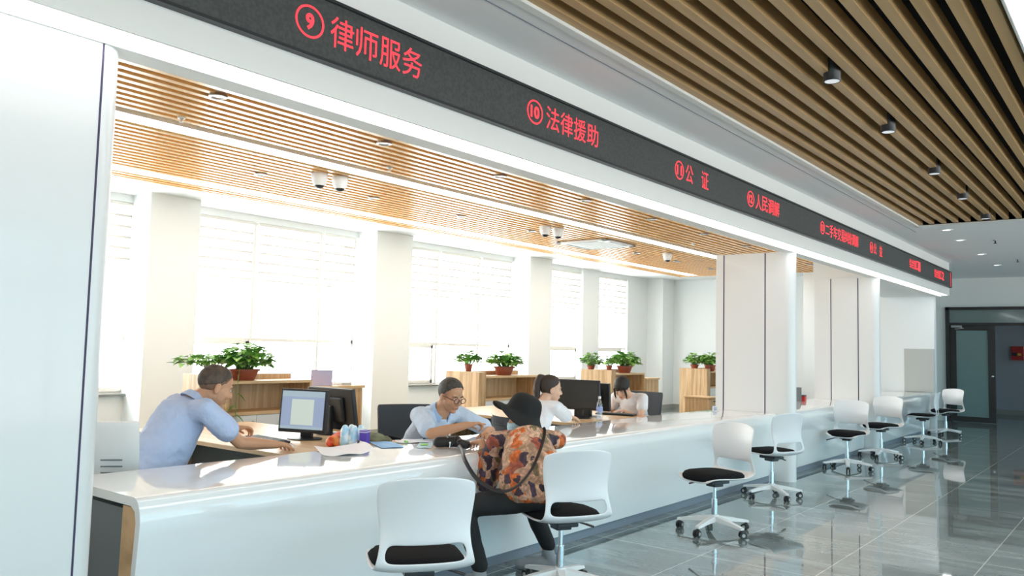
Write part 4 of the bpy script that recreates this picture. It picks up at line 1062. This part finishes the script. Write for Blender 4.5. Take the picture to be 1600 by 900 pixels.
# --- man typing (profile, facing along the counter)
p1, J1 = person('heavy-set person with cropped hair in a pale blue shirt, typing at a keyboard', (-4.64,2.52), (0.10,0.99), dict(
    lean=0.22, bend=0.48, torso=0.62, bulk=1.42, belly=1.16, shoulder=0.20, hip_z=0.53, head=(-4.545,2.86,1.165), head_yaw=math.atan2(0.93,0.24), head_pitch=0.34, head_scale=1.06,
    skin='skin', shirt='shirt_blue', sleeve=0.62, cuff=0.074, wrist_r=(-4.40,3.22,0.80), elbow_r=(-4.25,2.95,0.50), wrist_l=(-5.00,3.36,0.83), elbow_l=(-5.15,2.9,0.50),
    hand_r=((-0.45,0.9,-0.10),(0,0.1,-1),-1,0.35), hand_l=((0.15,0.95,0.0),(0.1,-0.2,-1),1,0.8), upper=0.30, fore=0.29, seed=1, wrinkle=0.007, brow=MT['hair_short']))
haircap(p1, J1['hc'], J1['Mh'], MT['hair_short'], lambda p: p.z > (0.020+1.0*p.x if p.x > 0 else 0.020+0.45*p.x), J1['hs'], 1.0, 0.008, grow=0.985)
haircap(p1, J1['hc'], J1['Mh'], MT['stubble'], lambda p: p.z > (-0.008+1.35*p.x if p.x > 0 else -0.008+0.55*p.x), J1['hs'], 1.0, 0.006, 'hair_fade', grow=0.968)
collar(p1, J1, MT['shirt_blue'], 0.074, 0.5)

# --- man with spectacles, pointing
p2, J2 = person('person in a sky-blue shirt and spectacles, pointing across the counter', (-4.58,4.62), (0.98,-0.05), dict(
    lean=0.42, bend=0.42, torso=0.54, bulk=1.12, shoulder=0.195, hip_z=0.52, head=(-4.20,4.62,1.075), head_yaw=math.atan2(-0.06,0.99), head_pitch=0.34, head_scale=1.04,
    skin='skin', shirt='shirt_blue2', sleeve=0.78, cuff=0.068, wrist_r=(-3.91,4.49,0.885), elbow_r=(-3.88,4.0,0.66), wrist_l=(-3.97,4.76,0.80), elbow_l=(-4.1,5.25,0.72),
    hand_r=((0.42,0.90,0.12),(0.15,-0.1,-1),1,0.5,True), hand_l=((0.6,-0.55,-0.05),(0,0,-1),-1,0.4), upper=0.30, fore=0.27, seed=2, wrinkle=0.006, brow=MT['hair_gray']))
haircap(p2, J2['hc'], J2['Mh'], MT['hair_gray'], lambda p: p.z > (0.010+1.15*p.x if p.x > 0.0 else (0.010+2.0*p.x if p.x > -0.03 else -0.052)), J2['hs'], 1.0, 0.012, grow=1.02)
collar(p2, J2, MT['collar'], 0.070, 0.9)
def spectacles(root, J):
    T = Matrix.Translation(J['hc']) @ J['Mh'].to_4x4() @ Matrix.Scale(J['hs'], 4); g = MB()
    for s in (-1, 1):
        pts = [T @ Vector((0.104, s*0.033+0.024*math.cos(2*PI*k/20), -0.002+0.0185*math.sin(2*PI*k/20))) for k in range(21)]; g.tube(pts, 0.0028, 6, up=(0.3,0.2,1))
        g.tube([T @ Vector(p) for p in ((0.103,s*0.057,0.004),(0.06,s*0.075,0.006),(0.0,s*0.083,0.002),(-0.02,s*0.082,-0.012))], 0.0028, 6)
    g.tube([T @ Vector(p) for p in ((0.104,-0.010,0.004),(0.108,0,0.006),(0.104,0.010,0.004))], 0.0025, 6)
    o = g.build('spectacles', MT['glasses'], root, 60)
    for s in (-1, 1):
        m = MB(); ring = [m.bm.verts.new(T @ Vector((0.104, s*0.033+0.0225*math.cos(2*PI*k/20), -0.002+0.017*math.sin(2*PI*k/20)))) for k in range(20)]; m.bm.faces.new(ring); m.build('lens', MT['lens'], o)
spectacles(p2, J2)

# --- woman with a ponytail
p3, J3 = person('person with a dark ponytail in a white blouse, facing a black monitor', (-4.24,5.66), (0.10,0.99), dict(
    lean=0.22, bend=0.35, torso=0.50, bulk=1.02, shoulder=0.165, hip_z=0.52, head=(-4.20,5.92,1.09), head_yaw=math.atan2(0.80,0.60), head_pitch=0.12, head_scale=0.98, fem=True,
    skin='skin_f', shirt='shirt_white', sleeve=1.55, cuff=0.060, wrist_r=(-4.30,6.42,0.79), elbow_r=(-3.98,6.05,0.66), wrist_l=(-4.62,6.38,0.80), elbow_l=(-4.7,5.9,0.62),
    hand_r=((0.0,1,-0.1),(0,0,-1),-1,0.4), hand_l=((0.1,1,0),(0,0,-1),1,0.5), upper=0.28, fore=0.25, seed=3, wrinkle=0.007, brow=MT['hair_brown']))
keepf = lambda p: (p.z > 0.080 if p.x > 0.052 else (p.z > 0.012+0.9*max(0,p.x) if p.x > -0.01 else p.z > -0.075))
haircap(p3, J3['hc'], J3['Mh'], MT['hair_brown'], keepf, J3['hs'], 0.95, 0.014, grow=1.02)
def tail(root, J, pts, name, mt):
    T = Matrix.Translation(J['hc']) @ J['Mh'].to_4x4() @ Matrix.Scale(J['hs'], 4); b = Blob()
    b.chain([(T @ Vector(p), r) for p, r in pts]); return b.build(name, mt, root, 0.006, 3, 0.002, 2)
tail(p3, J3, [((-0.085,0,0.095),0.024),((-0.115,0,0.092),0.028),((-0.130,0,0.05),0.032),((-0.128,0,-0.02),0.032),((-0.115,0,-0.09),0.028),((-0.10,0,-0.16),0.012)], 'ponytail', MT['hair_brown'])

# --- woman with her head bowed
p4, J4 = person('person with dark fringe in a white short-sleeved blouse, head bowed over a keyboard', (-4.60,8.20), (-0.02,-1.0), dict(
    lean=0.30, bend=0.42, torso=0.50, bulk=1.0, shoulder=0.170, hip_z=0.52, head=(-4.60,7.83,1.035), head_yaw=math.atan2(-0.88,0.10), head_pitch=0.62, head_scale=0.98, fem=True,
    skin='skin_f', shirt='shirt_white', sleeve=0.42, cuff=0.064, wrist_l=(-4.60,7.86,0.785), elbow_l=(-4.20,7.95,0.80), wrist_r=(-4.78,7.90,0.79), elbow_r=(-4.95,8.2,0.66),
    hand_l=((-0.55,-0.8,-0.05),(0,0,-1),1,0.4), hand_r=((0.2,-1,0),(0,0,-1),-1,0.4), upper=0.27, fore=0.24, seed=4, wrinkle=0.005, brow=MT['hair']))
haircap(p4, J4['hc'], J4['Mh'], MT['hair'], lambda p: (p.z > 0.028 if p.x > 0.045 else (p.z > 0.0 if p.x > -0.01 else p.z > -0.075)), J4['hs'], 0.97, 0.016, grow=1.04)
tail(p4, J4, [((0.068,0.062,0.03),0.014),((0.075,0.068,-0.03),0.012),((0.085,0.066,-0.09),0.005)], 'loose_strand', MT['hair'])
tail(p4, J4, [((0.068,-0.062,0.03),0.014),((0.075,-0.068,-0.03),0.012),((0.085,-0.066,-0.09),0.005)], 'loose_strand', MT['hair'])
tail(p4, J4, [((-0.10,0,0.02),0.035),((-0.135,0,-0.01),0.038),((-0.13,0,-0.05),0.025)], 'hair_bun', MT['hair'])

# --- visitor in a black hat
p5, J5 = person('seated visitor in a wide black hat and orange floral shirt, leaning on the counter', (-3.00,4.06), (-0.72,0.69), dict(
    lean=0.50, bend=0.45, torso=0.45, bulk=1.40, belly=1.30, shoulder=0.20, hip_z=0.545, head=(-3.265,4.30,0.985), head_yaw=math.atan2(-0.80,-0.60), head_pitch=0.15, head_roll=0.0, head_scale=0.98, fem=True,
    skin='skin', shirt='floral', sleeve=1.55, cuff=0.078, wrist_l=(-3.50,4.17,0.825), elbow_l=(-3.15,3.98,0.40), wrist_r=(-3.66,4.55,0.825), elbow_r=(-3.05,4.62,0.62),
    hand_l=((-0.95,0.30,-0.1),(0,0,-1),-1,0.45), hand_r=((-0.9,0.1,-0.05),(0,0,-1),1,0.4), upper=0.28, fore=0.25, seed=6, wrinkle=0.006, trousers='black_trouser', shoes='shoe',
    knee_l=(-3.26,3.73,0.50), ankle_l=(-3.20,3.82,0.10), foot_l=(-0.85,0.5,0), knee_r=(-3.30,4.42,0.49), ankle_r=(-3.19,4.50,0.11), foot_r=(-0.6,-0.6,0)))
haircap(p5, J5['hc'], J5['Mh'], MT['hair'], lambda p: (p.z > 0.07 if p.x > 0.04 else (p.z > 0.0 if p.x > -0.02 else p.z > -0.075)), J5['hs'], 0.97, 0.012, grow=1.0)
def hat(root, J):
    m = MB(); N = 48; T = Matrix.Translation(J['hc']) @ J['Mh'].to_4x4() @ Matrix.Translation((-0.012,0,0.055)) @ (J['Mh'].inverted() @ (root.rotation_euler.to_matrix().inverted() @ Matrix.Rotation(R(30), 3, Vector((-0.62,0.78,0))) @ root.rotation_euler.to_matrix()) @ J['Mh']).to_4x4()
    rows = []
    prof = [(0.001,0.106,0),(0.045,0.103,0),(0.078,0.088,0),(0.095,0.058,0),(0.102,0.02,0),(0.106,-0.008,0),(0.116,-0.020,0.15),(0.145,-0.030,0.5),(0.175,-0.042,0.8),(0.200,-0.056,1.0)]
    for (r, z, b) in prof:
        row = []
        for k in range(N):
            a = 2*PI*k/N; fr = math.cos(a)
            x = r*1.06*math.cos(a); y = r*0.94*math.sin(a)
            dz = b*(0.035*max(0,fr)**2 - 0.045*max(0,-fr)**2 - 0.025*abs(math.sin(a)) + 0.010*math.sin(3*a+0.6))
            kx = 1-0.18*b*max(0,-fr)
            row.append(m.bm.verts.new(T @ Vector((x*kx, y, z+dz))))
        rows.append(row)
    for a, b in zip(rows, rows[1:]):
        for k in range(N): m.bm.faces.new((a[k], a[(k+1)%N], b[(k+1)%N], b[k]))
    m.bm.faces.new(rows[0])
    o = m.build('hat', MT['hat'], root, 180); s = o.modifiers.new('s', 'SOLIDIFY'); s.thickness = 0.005; s.offset = 1; b = o.modifiers.new('b', 'SUBSURF'); b.levels = b.render_levels = 1
    applied(o); shade(o.data, 180)
hat(p5, J5)
def mask(root, J):
    T = Matrix.Translation(J['hc']) @ J['Mh'].to_4x4() @ Matrix.Scale(J['hs'], 4); m = MB(); rows = []
    for (z, f) in ((-0.012,0.99),(-0.035,1.06),(-0.065,1.06),(-0.095,0.98),(-0.112,0.86)):
        rows.append([m.bm.verts.new(T @ Vector((0.006+0.104*f*math.cos(a), 0.072*f*math.sin(a), z))) for a in [(-1.35+2.7*k/12) for k in range(13)]])
    for a, b in zip(rows, rows[1:]):
        for k in range(12): m.bm.faces.new((a[k], a[k+1], b[k+1], b[k]))
    o = m.build('face_mask', MT['mask'], root, 180); s = o.modifiers.new('s', 'SOLIDIFY'); s.thickness = 0.002; applied(o); shade(o.data, 180)
mask(p5, J5)

# ================================================================= THINGS ON THE COUNTER AND DESKS
CT = 0.766
bag = empty('shoulder_bag', (-3.71,4.11,CT), R(-52), 'small black bag lying on the counter, its strap over the visitor\'s shoulder', 'bag')
b = Blob(); b.hull((-0.035,-0.10,0.040), (0.045,0.035,0.038), (-0.03,0.03,0.045), (0.05,0.035,0.040)); b.hull((0.0,0.05,0.035), (0.05,0.03,0.034), (0.01,0.10,0.03), (0.045,0.025,0.027)); b.build('pouch', MT['leather'], bag, 0.005, 2, 0.003, 4)
MB().tube([(-0.08,-0.03,0.055),(-0.02,-0.035,0.085),(0.03,-0.03,0.07)], 0.006, 6, flat=0.5).tube([(0.045,0.0,0.03),(0.03,0.02,0.075),(-0.02,0.03,0.085)], 0.005, 6).build('zip_flap', MT['black_plastic'], bag, 60)
MB().ball((0.055,-0.01,0.045), 0.008).cyl((0.052,-0.01,0.045), (0.056,-0.012,0.015), 0.004).cyl((0.02,-0.02,0.088), (0.02,-0.01,0.096), 0.006).build('buckles', MT['chrome'], bag, 60)
Mi = (Matrix.Translation(bag.location) @ Matrix.Rotation(R(-52), 4, 'Z')).inverted()
def spline(pts, n=8):
    P = [Vector(p) for p in pts]; P = [P[0]*2-P[1]]+P+[P[-1]*2-P[-2]]; o = []
    for i in range(1, len(P)-2):
        for k in range(n):
            t = k/n; a, b_, c, d = P[i-1:i+3]
            o.append(0.5*((2*b_)+(c-a)*t+(2*a-5*b_+4*c-d)*t*t+(3*b_-a-3*c+d)*t**3))
    return o+[P[-2]]
STRAP = [(-3.60,4.05,0.80),(-3.46,3.93,0.785),(-3.37,3.86,0.74),(-3.24,3.83,0.645),(-3.06,3.83,0.60),(-2.95,3.88,0.66),(-2.95,4.04,0.80),(-3.03,4.22,0.93),(-3.12,4.32,0.985)]
shirt5 = [c for c in p5.children if c.name.startswith('shirt')][0]
from mathutils.bvhtree import BVHTree
_M5 = Matrix.Translation(p5.location) @ p5.rotation_euler.to_matrix().to_4x4()
_bv = BVHTree.FromPolygons([_M5 @ v.co for v in shirt5.data.vertices], [tuple(q.vertices) for q in shirt5.data.polygons])
_sp = []
for k_, q_ in enumerate(spline(STRAP)):
    co, nn, _, dist = _bv.find_nearest(q_)
    if k_ > 43 or (q_-co).dot(nn) < 0.012:
        q_ = co + nn*0.010
    _sp.append(q_)
for _ in range(4): _sp = [_sp[0]]+[(a+b*2+c)/4 for a, b, c in zip(_sp, _sp[1:], _sp[2:])]+[_sp[-1]]
MB().tube([Mi @ p for p in _sp], 0.013, 8, flat=0.35, up=(0.5,-0.6,0.6)).build('strap', MT['leather'], bag, 60)

def sheet(loc, rz, w, h, label, mt, cat='paper', wave=0.006, n=10, curl=0.0, z=CT, name='paper_sheet', group=None, marks=None):
    m = MB(); G = []
    for i in range(n+1):
        G.append([m.bm.verts.new((w*(i/n-0.5), h*(j/n-0.5), 0.002+wave*(0.5+0.5*math.sin(i*0.9+j*0.5+rz*3))+curl*max(0, i/n-0.6)**2)) for j in range(n+1)])
    for i in range(n):
        for j in range(n): m.bm.faces.new((G[i][j], G[i+1][j], G[i+1][j+1], G[i][j+1]))
    o = m.build(name, mt, None, 180); s = o.modifiers.new('s', 'SOLIDIFY'); s.thickness = 0.0012; s.offset = 1; applied(o); shade(o.data, 60)
    o.location = (loc[0], loc[1], z); o.rotation_euler = (0,0,rz); tag(o, label, cat, group)
    if marks:
        for (x0, x1, y0, y1, mt2) in marks: MB().box(x0, x1, y0, y1, wave+0.004, wave+0.0055).build('printed_patch', mt2, o)
    return o
sheet((-4.07,3.48), R(60), 0.30, 0.42, 'white papers curling beside the mouse hand on the counter edge', MT['paper'], wave=0.012, curl=0.25)
sheet((-4.15,4.22), R(50), 0.30, 0.21, 'white paper lying on the counter left of the man with spectacles', MT['paper'], wave=0.006)
sheet((-3.95,4.10), R(40), 0.10, 0.30, 'pale blue leaflet with green print on the counter, left of the black bag', MT['blue_paper'], wave=0.002, marks=[(-0.03,0.02,-0.05,0.05,MT['green'])])
sheet((-3.80,4.55), R(20), 0.21, 0.30, 'white form under the pointing finger', MT['paper'], wave=0.004, curl=0.35)
sheet((-4.14,3.92), R(62), 0.16, 0.34, 'blue folder lying on the counter edge beyond the bottle pack', MT['blue'], 'folder', wave=0.002, name='folder')
t = tag(MB().cyl((0,0,0.004),(0,0.09,0.004),0.004).build('pen', MT['black_plastic'], None, 40), 'black pen lying on the white paper', 'pen'); t.location = (-4.16,4.30,0.775); t.rotation_euler = (0,0,R(30))
t = tag(MB().cyl((0,0,0.006),(0,0.045,0.006),0.007).build('green_marker', MT['green'], None, 40), 'short green marker beside the blue folder', 'marker'); t.location = (-4.10,4.08,0.772); t.rotation_euler = (0,0,R(70))
# red packet, wrapped bottles, purple box, khaki pouch
b = Blob(); b.hull((-0.03,-0.06,0.032), (0.025,0.025,0.032), (0.03,0.06,0.036), (0.025,0.025,0.036)); b.hull((0.03,-0.06,0.032), (0.025,0.025,0.032), (-0.03,0.06,0.036), (0.025,0.025,0.036)); b.hull((0,-0.065,0.062), (0.035,0.02,0.016), (0,0.06,0.085), (0.022,0.02,0.014))
pk = b.build('snack_packet', MT['orange'], None, 0.006, 2, 0.006, 3); pk.location = (-4.44,3.74,0.745); pk.rotation_euler = (0,0,R(25)); tag(pk, 'crumpled red and orange packet left of the wrapped bottles', 'packet')
b = Blob()
for (x, y) in ((-0.035,-0.06),(-0.035,0.01),(0.035,-0.05),(0.035,0.02)): b.hull((x,y,0.035), (0.036,0.036,0.035), (x,y,0.11), (0.03,0.03,0.03)); b.ell((x,y,0.13), 0.02)
wp = b.build('wrapped_bottles', MT['lightblue'], None, 0.006, 1, 0.005, 8); wp.location = (-4.33,3.80,0.745); wp.rotation_euler = (0,0,R(10)); tag(wp, 'pale blue film-wrapped pack of bottles on the desk edge', 'bottle pack')
pb = tag(MB().box(-0.025,0.025,-0.035,0.035,0,0.105,0.004).build('box', MT['purple']), 'purple upright box against the wrapped bottles', 'box'); pb.location = (-4.20,3.775,CT); pb.rotation_euler = (0,0,R(25))
MB().box(-0.026,0.026,-0.0355,0.0355,0.09,0.098).build('white_lid', MT['lilac'], pb)
b = Blob(); b.hull((0,-0.10,0.03), (0.05,0.03,0.03), (0,0.09,0.025), (0.05,0.03,0.028)); b.hull((0,-0.07,0.055), (0.04,0.03,0.03), (0.02,0.02,0.05), (0.03,0.04,0.02))
kp = b.build('canvas_pouch', MT['khaki'], None, 0.006, 2, 0.006, 5); kp.location = (-4.40,4.06,0.745); kp.rotation_euler = (0,0,R(-45)); tag(kp, 'khaki canvas pouch right of the purple box', 'pouch')
MB().cyl((0.0,0.09,0.04), (0.03,0.18,0.03), 0.014, 0.008).build('strap_end', MT['black_fabric'], kp, 40)
mg = tag(MB().lathe([(0.001,0.004),(0.036,0.0),(0.040,0.01),(0.041,0.10),(0.037,0.10),(0.035,0.012),(0.001,0.011)], 28).build('mug', MT['mug'], None, 40), 'pale green mug on the desk right of the black monitors', 'mug'); mg.location = (-5.30,4.24,0.745)
MB().tube([(0.04,0,0.08),(0.065,0,0.075),(0.068,0,0.04),(0.04,0,0.025)], 0.006, 8).build('handle', MT['mug'], mg, 60)
sb = tag(MB().lathe([(0.001,0.0),(0.014,0.0),(0.015,0.02),(0.012,0.03),(0.001,0.031)], 16).build('ink_stamp', MT['edge_wood'], None, 40), 'tiny brown stamp on the counter in front of the wrapped bottles', 'stamp'); sb.location = (-4.13,3.66,CT); MB().cyl((0,0,0.03),(0,0,0.05),0.008).build('knob', MT['black_plastic'], sb, 40)
# clear water bottle
wb = empty('water_bottle', (-4.40,7.05,0.745), 0, 'clear plastic water bottle with a blue label beside the black monitors', 'bottle')
MB().lathe([(0.001,0.0),(0.030,0.0),(0.033,0.01),(0.031,0.05),(0.033,0.09),(0.031,0.13),(0.032,0.155),(0.022,0.185),(0.013,0.205),(0.013,0.215)], 28).build('body', MT['clear'], wb, 60)
MB().lathe([(0.0332,0.085),(0.0336,0.09),(0.0322,0.13),(0.0318,0.132)], 28).build('label', MT['label_blue'], wb, 60)
MB().cyl((0,0,0.212), (0,0,0.235), 0.015).build('cap', MT['white_plastic'], wb, 40)
# small card rack at the counter end, dark box and red box on the middle counter
cr = tag(MB().box(-0.03,0.03,-0.04,0.04,0,0.01,0.002).box(-0.03,-0.024,-0.04,0.04,0.01,0.07,0.002).box(0.0,0.005,-0.04,0.04,0.01,0.05,0.002).build('card_rack', MT['clear']), 'small clear card rack on the counter beside the first partition', 'card holder'); cr.location = (-4.02,8.95,CT)
MB().box(-0.022,-0.006,-0.035,0.035,0.012,0.06).build('cards', MT['paper'], cr)
db = tag(MB().box(-0.06,0.06,-0.02,0.02,0,0.20,0.006).build('file_box', MT['carcass']), 'dark upright box on the middle counter beside the first partition', 'box'); db.location = (-4.13,12.0,CT)
MB().box(-0.061,-0.058,-0.015,0.015,0.05,0.15).build('spine_label', MT['blue'], db)
rb = tag(MB().box(-0.03,0.03,-0.04,0.04,0,0.085,0.006).build('tea_tin', MT['red'], None), 'small red tin in front of the dark upright box', 'tin'); rb.location = (-4.08,12.13,CT); MB().box(-0.031,0.031,-0.041,0.041,0.07,0.088,0.004).build('lid', MT['brown_frame'], rb)
# laptop stand-like lilac box on the low unit of the first cabinet
lb = empty('laptop', (-7.43,5.98,0.97), R(-30), 'lilac laptop open on the low end of the first cabinet', 'laptop')
MB().box(-0.10,0.10,-0.13,0.13,0,0.014,0.005).build('base', MT['lilac'], lb)
MB().box(-0.004,0.006,-0.12,0.12,0,0.17,0.004, M=Matrix.Translation((0.095,0,0.012)) @ Matrix.Rotation(R(12),4,'Y')).build('lid', MT['lilac'], lb)
t = tag(MB().box(-0.10,0.10,-0.07,0.07,0,0.03,0.004).build('desk_tray', MT['gray_panel']), 'flat grey tray beside the lilac laptop', 'tray'); t.location = (-7.40,6.26,0.97)
MB().box(-0.09,0.09,-0.06,0.06,0.03,0.034).build('papers', MT['paper'], t)
